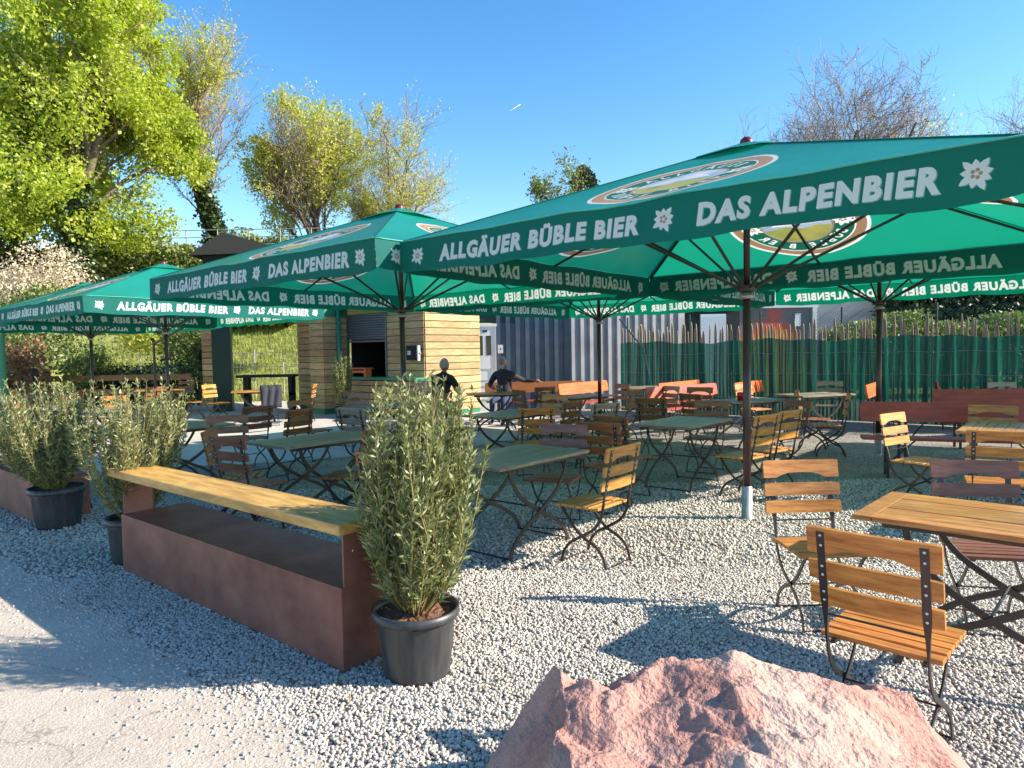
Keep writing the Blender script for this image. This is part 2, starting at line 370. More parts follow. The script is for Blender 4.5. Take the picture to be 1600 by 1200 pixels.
# ---------------------------------------------------------------- parasols
A2, ZT, ZB, ZA = 2.22, 2.565, 2.285, 3.44
def roofz(x, y):
    r_ = max(abs(x), abs(y))/A2; q = min(abs(x), abs(y))/max(abs(x), abs(y), 1e-6)
    return ZT+(ZA-ZT)*(1-r_)-.035*sin(pi*min(r_, 1))*(1-q*q)+.009*sin(11*q+r_*5)*r_*(1-q)+.004*sin(26*q+r_*3)*r_*r_*(1-q)
def val_off(s, z):                                       # ripple of a valance, s in 0..1
    return .010*sin(s*23+1)*((ZT-z)/.28)+.006*sin(s*51)*((ZT-z)/.28)
from mathutils.geometry import delaunay_2d_cdt
def compact(mb_):
    used_ = sorted({i for f in mb_.f for i in f}); mp = {o: i for i, o in enumerate(used_)}; out = MB()
    out.v = [mb_.v[i] for i in used_]; out.f = [[mp[i] for i in f] for f in mb_.f]; out.m = list(mb_.m); return out
def cut_sheet(outline, grid, pieces):
    """one triangulated sheet over the outline; every triangle knows the topmost printed piece it lies in (-1: bare cloth)"""
    V_ = [Vector(p) for p in outline]; n0 = len(outline); E_ = [(i, (i+1) % n0) for i in range(n0)]; V_ += [Vector(p) for p in grid]
    for pts, fs, mi in pieces:
        o = len(V_); V_ += [Vector(p) for p in pts]; cnt = {}
        for f in fs:
            for i in range(len(f)):
                e = tuple(sorted((f[i], f[(i+1) % len(f)]))); cnt[e] = cnt.get(e, 0)+1
        E_ += [(o+e[0], o+e[1]) for e, c in cnt.items() if c == 1]
    v, e, f, *_ = delaunay_2d_cdt(V_, E_, [], 0, 1e-5)
    P = np.array([(p.x, p.y) for p in v]); T = np.array([t for t in f if len(t) == 3]); cen = P[T].mean(1); own = np.full(len(T), -1)
    a_, b_, c_ = P[T[:,0]], P[T[:,1]], P[T[:,2]]; ar = (b_[:,0]-a_[:,0])*(c_[:,1]-a_[:,1])-(b_[:,1]-a_[:,1])*(c_[:,0]-a_[:,0])
    T[ar < 0] = T[ar < 0][:, ::-1]
    for i, (pts, fs, mi) in enumerate(pieces):
        q = np.array(pts); lo, hi = q.min(0), q.max(0); cand = np.where(((cen >= lo) & (cen <= hi)).all(1))[0]
        for face in fs:
            pl = q[list(face)]; l2, h2 = pl.min(0), pl.max(0); cc = cand[((cen[cand] >= l2) & (cen[cand] <= h2)).all(1)]
            if len(cc): own[cc[inside(pl.tolist(), cen[cc, 0], cen[cc, 1])]] = i
    ok = (np.abs(ar) > 1e-9) & inside([tuple(p) for p in outline], cen[:,0], cen[:,1])
    return P.tolist(), [(T[i].tolist(), int(own[i])) for i in np.where(ok)[0]]
def make_parasol():
    root = thing('parasol', 'x', 'parasol', group='green beer garden parasols')
    b = MB(); b.tube([(0,0,.28),(0,0,1.0),(0,0,2.08)], .036, 14); b.tube([(0,0,2.04),(0,0,3.34)], .030, 12)
    b.build('pole', m_pole, root, smooth=True)
    b = MB(); b.lathe([(.052,0),(.052,.02),(.047,.02),(.047,.30),(.038,.31)], 18); b.build('ground_sleeve', m_galv, root, smooth=True)
    b = MB(); b.lathe([(.036,2.04),(.066,2.045),(.066,2.075),(.05,2.08),(.05,2.10),(.036,2.10)], 20); b.build('collar', m_galv, root, smooth=True)
    b = MB(); b.lathe([(.03,2.10),(.085,2.11),(.085,2.16),(.03,2.17)], 16); b.build('hub', m_steel, root)
    canopy = link('canopy', None, root) if False else None
    # face of the roof and valance are each ONE sheet: the print is cut into the cloth, so it shows from both sides
    tri = [(-A2, A2), (A2, A2), (0, 0)]
    grid = [(x_, y_) for y_ in np.linspace(.15, A2-.08, 17) for x_ in np.linspace(-A2, A2, 37) if abs(x_) < y_-.04]+[(sg*v_, v_) for v_ in np.linspace(.1, A2-.1, 16) for sg in (-1, 1)]+[(x_, A2) for x_ in np.linspace(-A2+.1, A2-.1, 30)]
    emb = [([(x*1.04, 1.345-y*1.04*.93) for x, y in pts], fs, mi+1) for pts, fs, mi, lev in sorted(emblem_pieces(), key=lambda q: q[3])]
    reg = cut_sheet(tri, grid, emb)
    cb = MB(); eb = []
    for k in range(4):
        ang = k*pi/2; t = Vector((cos(ang), sin(ang), 0)); n = Vector((sin(ang), -cos(ang), 0)); e1 = MB()
        for x, y in reg[0]: p = t*x+n*y; cb.v.append((p.x, p.y, roofz(p.x, p.y))); e1.v.append(cb.v[-1])
        o_ = len(cb.v)-len(reg[0])
        for f, r_ in reg[1]:
            if r_ < 0: cb.f.append([i+o_ for i in f]); cb.m.append(0)
            else: e1.f.append(list(f)); e1.m.append(emb[r_][2]-1)
        eb.append(e1)
    canopy = compact(cb).build('canopy', m_canopy, root, smooth=True)
    for k in range(4):
        ang = k*pi/2; t = Vector((cos(ang), sin(ang), 0)); n = Vector((sin(ang), -cos(ang), 0)); b = MB()
        b.tube([t*x_+n*(A2+.006)+Vector((0,0,roofz(*(t*x_+n*A2).xy)+.002)) for x_ in np.linspace(-A2, A2, 41)], .006, 5); b.build('piping', m_piping, canopy, smooth=True)
        b = MB(); b.tube([(t+n)*r_+Vector((0,0,roofz(*((t+n)*r_).xy)+.001)) for r_ in np.linspace(.05, A2, 30)], .008, 5); b.build('seam', m_valance, canopy, smooth=True)
    for e1 in eb: compact(e1).build('emblem', [m_white, m_tan, m_pgreen, m_pblue, m_pyel], canopy, smooth=True)
    b = MB(); q = .34
    for k in range(4):
        a, c = [(q,q),(-q,q),(-q,-q),(q,-q)][k], [(-q,q),(-q,-q),(q,-q),(q,q)][k]
        b.add([(a[0],a[1],roofz(q,q)+.018),(c[0],c[1],roofz(q,q)+.018),(0,0,ZA+.025),((a[0]+c[0])/2*1.0,(a[1]+c[1])/2,roofz(q,0)+.05)], [(0,3,2),(3,1,2)])
    b.build('vent_cap', m_canopy, root)
    b = MB(); b.lathe([(0,ZA+.065),(.03,ZA+.062),(.055,ZA+.04),(.06,ZA+.015),(.06,ZA)], 18); b.build('finial', mat('finial_red', (.12,.012,.012), .35), root, smooth=True)
    t1, f1 = fit_text('ALLGÄUER BÜBLE BIER', 4.40*.43, .166, bold=.05, shear=.12, spacing=1.18)
    t2, f2 = fit_text('DAS ALPENBIER', 4.40*.295, .138, bold=.05, shear=.12, spacing=1.18)
    pieces = []; owner = []
    def addp(pts, fs, c_, dz, mi, own, ox=0, oy=0): pieces.append(([((c_-.5)*2*A2+x+ox, y+dz+oy) for x, y in pts], fs, mi)); owner.append(own)
    for ti, (pts, fs, c_, dz) in enumerate(((t1, f1, .322, .012), (t2, f2, .772, 0))):
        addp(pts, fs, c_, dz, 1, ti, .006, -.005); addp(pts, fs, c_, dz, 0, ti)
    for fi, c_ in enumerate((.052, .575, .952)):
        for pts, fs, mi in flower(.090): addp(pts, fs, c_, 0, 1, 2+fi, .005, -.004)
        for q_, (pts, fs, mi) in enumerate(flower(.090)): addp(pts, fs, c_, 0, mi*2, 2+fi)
    hv = (ZT-ZB)/2; grid = [(x_, y_) for x_ in np.linspace(-A2, A2, 81) for y_ in (-hv, -.07, .0, .07, hv)]
    vreg = cut_sheet([(-A2, -hv), (A2, -hv), (A2, hv), (-A2, hv)], grid, pieces)
    for k in range(4):
        ang = k*pi/2; t = Vector((cos(ang), sin(ang), 0)); n = Vector((sin(ang), -cos(ang), 0)); P = []
        for x, y in vreg[0]:
            s = min(max(x/(2*A2)+.5, 0), 1); z = (ZT+ZB)/2+y; low = (ZT-z)/(ZT-ZB)
            corner = max(0, 1-min(s, 1-s)/.02)
            p = t*x+n*(A2+.003+val_off(s, z)*(1-.4*corner)+.02*low*sin(k*2.1+s*4))
            z += (low**2)*(.010*sin(s*19+k)+.006*sin(s*47))+corner*.02*low+(1-low)*(roofz(t.x*x+n.x*A2, t.y*x+n.y*A2)-ZT)
            P.append((p.x, p.y, z))
        groups = {}
        for f, r_ in vreg[1]: groups.setdefault(-1 if r_ < 0 else owner[r_], []).append((f, 0 if r_ < 0 else pieces[r_][2]))
        def mk(key, nm, mats, par):
            q = MB(); q.v = list(P); q.f = [list(f) for f, _ in groups[key]]; q.m = [m_ for _, m_ in groups[key]]; return compact(q).build(nm, mats, par, smooth=True)
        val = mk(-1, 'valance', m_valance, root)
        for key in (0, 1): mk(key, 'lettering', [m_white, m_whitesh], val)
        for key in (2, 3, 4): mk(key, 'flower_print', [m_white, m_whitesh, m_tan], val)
    for k in range(8):
        a = k*pi/4+pi/4*0; dx, dy = cos(a), sin(a); L = A2/max(abs(dx), abs(dy))*.985
        b = MB(); pts = [(dx*L*s, dy*L*s, roofz(dx*L*s, dy*L*s)-.030) for s in (.03,.2,.4,.6,.8,1)]
        b.tube(pts, .014, 6); b.build('rib', m_steel, root)
        b = MB(); q = .56*L if k % 2 else .60*L; b.tube([(dx*.07, dy*.07, 2.14), (dx*q, dy*q, roofz(dx*q, dy*q)-.04)], .014, 6)
        b.build('strut', m_steel, root)
    return root
def disc(r0_, r1_, n=48, a0=0, a1=2*pi, rad=3):
    pts = []; fs = []
    for j in range(rad+1):
        for i in range(n+1):
            r_ = r0_+(r1_-r0_)*j/rad; a = a0+(a1-a0)*i/n; pts.append((r_*cos(a), r_*sin(a)))
    for j in range(rad):
        for i in range(n): fs.append((j*(n+1)+i, j*(n+1)+i+1, (j+1)*(n+1)+i+1, (j+1)*(n+1)+i))
    return pts, fs
def emblem_pieces():
    k = 1.0; out = []
    def ring(a, b, mi, lev, **kw): p, f = disc(a, b, rad=1, **kw); out.append((p, f, mi, lev))
    ring(.655, .69, 0, 1); ring(.56, .655, 1, 1); ring(.545, .56, 0, 1); ring(.36, .545, 2, 1); ring(.34, .36, 1, 1)
    ring(.01, .34, 3, 1)
    # meadow and mountain in the middle (plain generic)
    pts = [(-.33,-.06),(-.2,-.02),(-.05,-.07),(.1,0),(.22,-.04),(.335,-.05)]+[(.335*cos(a), .335*sin(a)) for a in [-.15-i*(pi-.3)/14 for i in range(15)]]
    out.append((pts, [tuple(range(len(pts)))[::-1]], 4, 2))
    pts = [(-.26,.02),(-.12,.2),(-.06,.12),(.05,.26),(.24,.02)]; out.append((pts, [tuple(range(5))[::-1]], 0, 1.6))
    def arc(txt, r_, top, span):
        n = len(txt)
        for i, ch in enumerate(txt):
            if ch == ' ': continue
            vs, fs = glyph(ch, .15, bold=.03, sx=.85)
            q = (i-(n-1)/2)/(n-1)*span
            a = pi/2-q if top else -pi/2+q
            rot = a-pi/2 if top else a+pi/2
            out.append(([(x*cos(rot)-y*sin(rot)+r_*cos(a), x*sin(rot)+y*cos(rot)+r_*sin(a)) for x, y in vs], fs, 0, 2.2))
    arc('ALLGÄUER', .452, True, 1.9); arc('BÜBLE BIER', .452, False, 2.1)
    for sx in (-1, 1):
        for i, (pts, fs, mi) in enumerate(flower(.13)):
            out.append(([(x+sx*.45, y) for x, y in pts], fs, mi, 2.3+i*.08))
    return out
parasol = make_parasol()
PR = atan2(V.y, V.x)-pi/2                                # local +y along V
spots = [((2.17,6.42), 'large green parasol in front at the right, its dark valance running off the photo', 0, 0),
         ((-1.42,9.11), 'green parasol in the middle, left of the foremost one, in front of the kiosk', 0, .02),
         ((-6.95,14.05), 'green parasol at left with a brightly sunlit valance facing right', 0, .02),
         ((-10.28,17.06), 'farthest left green parasol, cut off by the left edge, near the shrubs', 0, 0),
         ((5.15,9.76), 'green parasol behind the foremost one at right, in front of the picket fence', 0, .05),
         ((1.60,12.70), 'small looking green parasol between kiosk and picket fence, mostly hidden by nearer parasols', 0, .02)]
for i, ((x, y), lab, fl_, dz) in enumerate(spots):
    o = parasol if i == 0 else copy_tree(parasol)
    o.location = (x, y, dz); o.rotation_euler = (0, 0, PR+R(fl_*2)); o['label'] = lab
# unseen parasol added outside the frame for its shade on the benches
o = copy_tree(parasol); o.location = (10.0, 7.8, 0); o.rotation_euler = (0,0,PR); o['label'] = 'unseen green parasol added beyond the right edge to shade the red benches'

# ---------------------------------------------------------------- chairs
def make_chair(W, kindname):
    root = thing('folding_chair', 'x', 'chair', group='folding chairs around the tables')
    def slat(b, u0_, u1_, wavy=False):                   # along the back line; u measured in height
        sl = (-.285+.20)/(.90-.45)
        def P(h, off): return Vector((-.20+sl*(h-.45)+off, 0, h+off*.19))
        hw = .232; n = 12
        for off0, off1 in ((.004, .020),):
            top = []; bot = []
            for i in range(n+1):
                y = -hw+2*hw*i/n; q = abs(i/n-.5)*2
                lo = u0_+(.030*max(0, 1-(q/.62)**4) if wavy else 0)
                bow = .012*(1-q*q)
                top.append((y, u1_-(.004 if q > .9 else 0), bow)); bot.append((y, lo, bow))
            vs = []
            for (y, h, bw) in top: a = P(h, off0-bw); vs.append((a.x, y, a.z)); a = P(h, off1-bw); vs.append((a.x, y, a.z))
            for (y, h, bw) in bot: a = P(h, off0-bw); vs.append((a.x, y, a.z)); a = P(h, off1-bw); vs.append((a.x, y, a.z))
            m_ = 2*(n+1); fs = []
            for i in range(n):
                a = 2*i; fs += [(a, a+1, a+3, a+2), (m_+a, m_+a+2, m_+a+3, m_+a+1), (a, a+2, m_+a+2, m_+a), (a+1, m_+a+1, m_+a+3, a+3)]
            fs += [(0, m_, m_+1, 1), (2*n, 2*n+1, m_+2*n+1, m_+2*n)]
            b.add(vs, fs)
    b = MB(); slat(b, .795, .90, True); slat(b, .688, .765); slat(b, .585, .660)
    b.build('backrest', W, root)
    b = MB()
    for k in range(6):
        x0 = -.165+k*.064; b.box((x0, -.215, .437+.004*(k in (0, 5))*-1), (x0+.054, .215, .457-.004*(k in (0, 5))))
    b.build('seat', W, root, bevel=.003)
    sl = (-.285+.20)/(.90-.45)
    for s in (-1, 1):
        y = s*.178
        prof = spline([(-.283,.885,.005,.030),(-.262,.78,.005,.030),(-.232,.62,.005,.030),(-.212,.53,.012,.016),(-.198,.45,.022,.007),(-.175,.37,.022,.007),(-.115,.29,.022,.007),(-.01,.225,.022,.007),(.09,.165,.022,.007),(.15,.09,.022,.007),(.175,.0,.022,.007)], 5)
        b = MB(); b.ribbon(prof, y)
        for h in (.87, .83, .745, .71, .64, .605):
            x = -.20+sl*(h-.45)-.004
            b.lathe([(.006,0),(.004,.002),(0,.003)], 8, (0,0,0), 1)
            k = len(b.v)-24
            for q in range(k, len(b.v)):
                vx, vy, vz = b.v[q]; b.v[q] = (x-vz, y+vx, h+vy)
        b.build('side_frame', [m_steel, m_rivet], root)
        prof = spline([(.175,.43,.022,.007),(.13,.37,.022,.007),(.06,.28,.022,.007),(-.02,.215,.022,.007),(-.12,.165,.022,.007),(-.185,.10,.022,.007),(-.215,.0,.022,.007)], 5)
        b = MB(); b.ribbon(prof, y-s*.010); b.build('leg', m_steel, root)
    for x, z, r_ in ((-.213,.545,.005), (.172,.012,.006), (-.213,.012,.006), (-.02,.215,.005)):
        b = MB(); b.tube([(x,-.178,z),(x,.178,z)], r_, 6); b.build('crossbar', m_steel, root)
    for s in (-1, 1):
        b = MB(); b.box((-.19,s*.16-.008,.422), (.20,s*.16+.008,.436)); b.build('seat_rail', m_steel, root)
    return root
chairs = [make_chair(W_A[i], '') for i in range(5)]; used = [False]*5
def chair(x, y, ang, label, wood_=0, z=0):
    if not used[wood_]: o = chairs[wood_]; used[wood_] = True
    else: o = copy_tree(chairs[wood_])
    o.location = (x, y, z); o.rotation_euler = (0, 0, R(ang)); o['label'] = label; return o

# ---------------------------------------------------------------- tables
def make_table(W):
    root = thing('folding_table', 'x', 'table', group='wooden folding tables')
    L, Wd = 1.16, .72; b = MB(); zt = .75
    ew = .09
    for s in (-1, 1): b.box((s*(L/2)-ew*(s > 0), -Wd/2, zt-.026), (s*(L/2)+ew*(s < 0), Wd/2, zt))
    n = 8; pw = (Wd-.006*(n-1))/n
    for k in range(n):
        y0 = -Wd/2+k*(pw+.006); b.box((-L/2+ew+.003, y0, zt-.026), (L/2-ew-.003, y0+pw, zt-.001*(k % 3)))
    b.build('tabletop', W, root, bevel=.0025)
    b = MB()
    for s in (-1, 1): b.box((-L/2+.12, s*.27-.012, zt-.062), (L/2-.12, s*.27+.012, zt-.027))
    for s in (-1, 1): b.box((s*.40-.012, -.30, zt-.050), (s*.40+.012, .30, zt-.0275))
    b.build('apron', m_steel, root)
    for s in (-1, 1):
        for d in (-1, 1):
            prof = spline([(d*.36,zt-.06,.032,.010),(d*.33,.60,.032,.010),(d*.22,.46,.032,.010),(d*.02,.33,.034,.010),(-d*.20,.22,.032,.010),(-d*.34,.11,.032,.010),(-d*.39,0,.032,.010)], 6)
            b = MB(); b.ribbon(prof, s*(.275 if d > 0 else .262)); b.build('leg', m_steel, root)
    for x, z in ((-.385,.02),(.385,.02),(0,.345)):
        b = MB(); b.tube([(x,-.27,z),(x,.27,z)], .007, 6); b.build('crossbar', m_steel, root)
    return root
tabs = [make_table(W_T[0]), make_table(W_T[1])]; tused = [False]*2
def table(x, y, ang, label, k=1):
    if not tused[k]: o = tabs[k]; tused[k] = True
    else: o = copy_tree(tabs[k])
    o.location = (x, y, 0); o.rotation_euler = (0, 0, R(ang)); o['label'] = label; return o

table(2.37, 3.34, -43, 'sunlit honey coloured folding table at front right, cut by the right edge', 0)
chair(1.50, 2.73, 46, 'nearest chair, orange slats seen from behind, beside the red boulder', 0)
chair(1.77, 3.98, -88, 'upright orange folding chair between the parasol pole and the sunlit table', 0)
chair(2.68, 3.86, -104, 'plum brown folding chair at the far side of the sunlit front table', 3)
table(.0, 5.68, 50, 'greyish folding table right of the tall potted bush, nearest in the shade')
chair(.60, 5.22, 140, 'lone folding chair with half sunlit back in the middle of the gravel, facing left', 1)
chair(.38, 6.30, -112, 'mauve grey folding chair behind the table next to the tall bush', 3)
chair(-.78, 5.02, 50, 'orange brown folding chair hidden behind the tall potted bush', 0)
table(1.98, 8.08, 50, 'greyish folding table left of the front parasol pole')
chair(1.22, 7.45, 42, 'dark orange folding chair at the left of the table by the front parasol pole', 2)
chair(2.48, 8.95, -125, 'brown folding chair at the far end of the table by the front parasol pole', 2)
chair(2.88, 7.80, 128, 'sunlit yellow backed folding chair just right of the front parasol pole', 1)
chair(2.45, 7.35, 130, 'folding chair with sunlit seat just left of the front parasol pole', 1)
chair(4.02, 6.85, -57, 'tilted yellow folding chair in front of the long red bench', 1)
table(4.95, 6.95, 50, 'folding table at the right edge behind the wooden chair back', 0)
chair(4.0, 5.72, 60, 'wooden folding chair at the right edge above the plum chair, slot lit through', 0)
chair(5.2, 7.55, -130, 'folding chair at the far right edge in front of the long red bench', 0)
table(-.05, 9.55, 50, 'dark folding table above the tall bush at its right, under the middle parasol')
chair(.62, 9.65, 140, 'brown folding chair on the right side of the dark table under the middle parasol', 2)
chair(.52, 10.75, -125, 'reddish folding chair at the far end of the dark table under the middle parasol', 0)
chair(.25, 8.70, 100, 'folding chair with orange seat pulled to the near side of the dark middle table', 0)
chair(1.08, 9.25, 120, 'dull brown folding chair standing alone right of the dark middle table', 4)
table(-2.0, 7.05, 50, 'folding table directly behind the ochre plank counter')
chair(-2.62, 6.62, 8, 'dark folding chair left of the table behind the plank counter', 2)
chair(-1.58, 6.60, 168, 'dark folding chair right of the table behind the plank counter, beside the bush', 2)
chair(-3.28, 7.95, -70, 'brown folding chair facing the plank counter, wide back with three slats', 2)
chair(-2.35, 6.25, 60, 'low seen folding chair whose legs show under the plank counter', 3)
chair(-1.25, 7.75, -140, 'folding chair behind the table at the bush, half hidden by another chair', 2)
table(-4.15, 8.55, 50, 'folding table with pale top behind the second potted bush')
chair(-4.75, 7.25, 160, 'folding chair whose curved legs show between the two left potted bushes', 2)
chair(-3.72, 9.75, 140, 'mauve folding chair between the sunlit paving and the left tables', 3)
table(-2.15, 11.35, 50, 'dark folding table in front of the kiosk counter by the potted shrub')
chair(-3.05, 10.55, -30, 'dark folding chair left of the table before the kiosk', 2)
chair(-2.85, 12.15, -115, 'dark folding chair at the far side of the table before the kiosk', 2)
chair(-1.95, 9.15, 60, 'pale grey folding chair between two tables before the kiosk', 4)
chair(-1.35, 11.9, 170, 'folding chair behind the tips of the tall bush near the kiosk', 2)
# sunlit terrace at left
table(-6.2, 16.9, 20, 'sunlit folding table by the chair with the jacket', 0)
chair(-7.25, 17.1, -20, 'sunlit folding chair left of the table with the jacket chair', 1)
jc = chair(-5.55, 15.9, 115, 'folding chair with a dark jacket hung over its back', 2)
chair(-4.95, 16.5, 185, 'sunlit folding chair right of the jacket chair', 0)
table(-9.3, 18.4, 20, 'folding table at the back left between two parasol poles', 0)
chair(-8.1, 17.7, 200, 'bright folding chair with lit back right of the back left table', 1)
chair(-9.3, 19.6, -90, 'folding chair at the far side of the back left table', 2)
chair(-8.7, 16.6, 150, 'folding chair near the parasol pole at the back left', 2)
chair(-8.25, 13.3, 80, 'pale sunlit folding chair seen between the two left potted bushes', 1)
table(-9.2, 12.9, 50, 'folding table behind the leftmost potted bush', 0)
chair(-9.75, 14.2, -60, 'long backed dark folding chair behind the leftmost bush', 2)
chair(-11.6, 16.2, -20, 'folding chair far left below the cut off parasol', 0)
table(-6.6, 11.8, 50, 'folding table behind the second potted bush tips', 1)
chair(-7.2, 12.6, -60, 'brown folding chair behind the tips of the second potted bush', 0)
# right rear
table(3.75, 11.2, 25, 'dark folding table behind the front parasol pole')
chair(2.95, 10.75, 30, 'dark folding chair left of the table behind the front parasol pole', 2)
chair(2.72, 12.75, 205, 'folding chair with white glinting slats in front of the picket fence', 4)
table(5.35, 12.3, 20, 'pale topped folding table close to the picket fence', 1)
chair(6.1, 13.4, -120, 'dark folding chair against the picket fence behind the pale table', 4)
chair(4.75, 10.9, -30, 'dark folding chair edge on beside the second parasol pole', 2)
table(1.25, 13.0, 30, 'dark folding table under the rear parasol')
chair(1.9, 12.1, 140, 'dark folding chair just right of the rear parasol pole', 2)
table(3.0, 15.6, 20, 'pale folding table between the orange bench backs')
table(8.9, 11.6, 10, 'pale folding table at the right edge by the picket fence')
chair(8.6, 12.0, -100, 'dark folding chair standing at the fence near the right edge', 4)

for a_ in ((2.1, 10.1, 60, 'dark folding chair midway between rear parasol pole and front parasol pole', 2), (4.5, 12.9, -60, 'brown folding chair at the far side of the pale table by the fence', 0),
           (-.95, 10.5, -20, 'brown folding chair left of the dark middle table, above the bush tips', 2), (-.75, 8.9, 20, 'folding chair peeping out beside the top of the tall bush', 0),
           (.35, 12.6, 30, 'dark folding chair left of the rear parasol pole', 2), (2.0, 13.9, -150, 'folding chair behind the table under the rear parasol', 3),
           (-2.95, 9.0, 150, 'dark folding chair between the counter table and the pale topped table', 2), (-4.9, 9.5, -50, 'folding chair at the far side of the pale topped table', 3),
           (-5.6, 10.9, 170, 'folding chair right of the table behind the second bush', 0), (-7.7, 11.2, 20, 'folding chair left of the table behind the second bush', 2),
           (3.45, 8.9, 200, 'dark folding chair behind the yellow backed one at the front pole', 3), (4.6, 10.1, 160, 'folding chair at the near end of the beer table between the benches', 0),
           (.95, 6.9, 60, 'dark folding chair between lone chair and the table by the front pole', 2), (-2.9, 13.2, 60, 'dark folding chair close to the kiosk counter', 2),
           (3.2, 12.1, -120, 'brown folding chair at the far side of the dark table behind the front pole', 2)):
    chair(*a_)
# jacket over a chair back
b = MB(); n = 14; rows = 16
for j in range(rows+1):
    for i in range(n+1):
        y = -.23+.46*i/n; a = j/rows
        if a < .5: t_ = a/.5; x, z = -.40+.06*t_, .42+.50*t_
        else: t_ = (a-.5)/.5; x, z = -.26+.06*t_, .92-.32*t_
        fold = .022*sin(i*1.3+j*.35); b.v.append((x+fold*(1 if a < .5 else .5), y*(1-.15*abs(a-.5)), z+.015*sin(i*.8)*(a < .1)))
for j in range(rows):
    for i in range(n): k = j*(n+1)+i; b.f.append([k, k+1, k+n+2, k+n+1]); b.m.append(0)
jk = b.build('jacket', mat('dark_cloth', (.03,.032,.045), .85, bump=.4, bscale=25), smooth=True, loc=jc.location, rz=jc.rotation_euler[2])
tag(jk, 'dark grey jacket draped over the back of a folding chair', 'jacket')
sol = jk.modifiers.new('s', 'SOLIDIFY'); sol.thickness = .012

# ---------------------------------------------------------------- beer benches with backs
def bench(cx, cy, ang, L, label, W, name='beer_bench', half=None):
    root = thing(name, label, 'bench', (cx, cy, 0), R(ang), 'wooden beer benches with backrests')
    b = MB(); b.box((-L/2,-.14,.455), (L/2,.14,.485)); b.build('seat', m_red if half is None else W, root, bevel=.004)
    b = MB(); Mx = Matrix.Translation((0,.20,.68)) @ Matrix.Rotation(R(-10), 4, 'X')
    n = 10; poly = []
    hw, hh = L/2, .12
    for cx_, cz_, a0 in ((hw-.05, hh-.05, 0), (-hw+.05, hh-.05, 90), (-hw+.05, -hh+.05, 180), (hw-.05, -hh+.05, 270)):
        for k in range(5): a = R(a0+k*22.5); poly.append((cx_+.05*cos(a), cz_+.05*sin(a)))
    Mp = Mx @ Matrix.Rotation(R(90), 4, 'X')
    b.prism([(x, z+.09) for x, z in poly], .026, Mp); b.build('backrest', W, root)
    for s in (-1, 1):
        x = s*(L/2-.28); b = MB()
        for yy in (-.12, .12):
            b.box((x-.017, yy-.010, 0), (x+.017, yy+.010, .452))
        b.box((x-.016, -.10, .12), (x+.016, .10, .145)); b.box((x-.016, -.13, .43), (x+.016, .13, .454))
        b.tube([(x, .12, .43), (x, .20, .60), (x, .245, .86)], .014, 6)
        b.tube([(x, .0, .14), (x-s*.30, 0, .44)], .010, 6)
        b.build('leg', m_steel, root)
    return root
bench(5.3, 8.1, -22, 2.2, 'long red bench in front of the picket fence at right, nearest of the benches', m_red)
bench(7.6, 10.4, -14, 2.2, 'dark red bench behind the long red one at the right edge', m_red)
bench(1.75, 15.2, 52, 2.0, 'orange backed bench in front of the light corrugated wall', m_orange)
bench(3.75, 14.7, 50, 1.9, 'orange backed bench with half dark board at the left end of the picket fence', m_orange)
bench(5.05, 14.2, 50, 1.5, 'orange backed bench behind the front parasol pole', m_orange)
bench(6.75, 12.6, 55, 1.2, 'short reddish bench beside the second parasol pole', m_orange)
bench(8.15, 12.9, 60, .8, 'small orange backed bench behind the dark red bench', m_orange)
bench(3.4, 13.2, 35, 2.0, 'pale red bench in front of the left end of the picket fence', m_red)
bench(.55, 15.75, 8, 2.3, 'brown bench with a wooden back where the grey haired man rests his arm', W_A[2])
def beer_table(cx, cy, ang, L, label):
    root = thing('beer_table', label, 'table', (cx, cy, 0), R(ang))
    b = MB(); b.box((-L/2,-.25,.725), (L/2,.25,.752)); b.build('tabletop', m_red, root, bevel=.004)
    for s in (-1, 1):
        x = s*(L/2-.3); b = MB()
        for yy in (-.2, .2): b.box((x-.017, yy-.012, 0), (x+.017, yy+.012, .72))
        b.box((x-.016, -.19, .15), (x+.016, .19, .175)); b.box((x-.016, -.2, .70), (x+.016, .2, .724)); b.tube([(x,0,.18),(x-s*.4,0,.71)], .010, 6)
        b.build('leg', m_steel, root)
beer_table(6.1, 9.25, -18, 2.2, 'long narrow beer table between the two red benches')
# people's table
tbl = table(-.35, 14.25, 8, 'folding table where the two seated guests sit, glasses on it', 0)
chair(-1.35, 13.55, 60, 'folding chair carrying the guest in a black jacket seen from behind', 2)
chair(.5, 13.6, 120, 'empty folding chair near the table of the two guests', 2)

m_glass = mat('drink_glass', (.75,.8,.8), .05); m_glass.node_tree.nodes['Principled BSDF'].inputs['Transmission Weight'].default_value = .9
for k, (x, y) in enumerate(((-.3,14.3), (-.22,14.38))):
    b = MB(); b.lathe([(.0,.002),(.028,.002),(.036,.15),(.033,.15),(.026,.01),(0,.01)], 16)
    tag(b.build('beer_glass', m_glass, smooth=True, loc=(x, y, .75)), 'empty drinking glass standing on the table before the bearded guest', 'glass', 'glasses on the guests table')

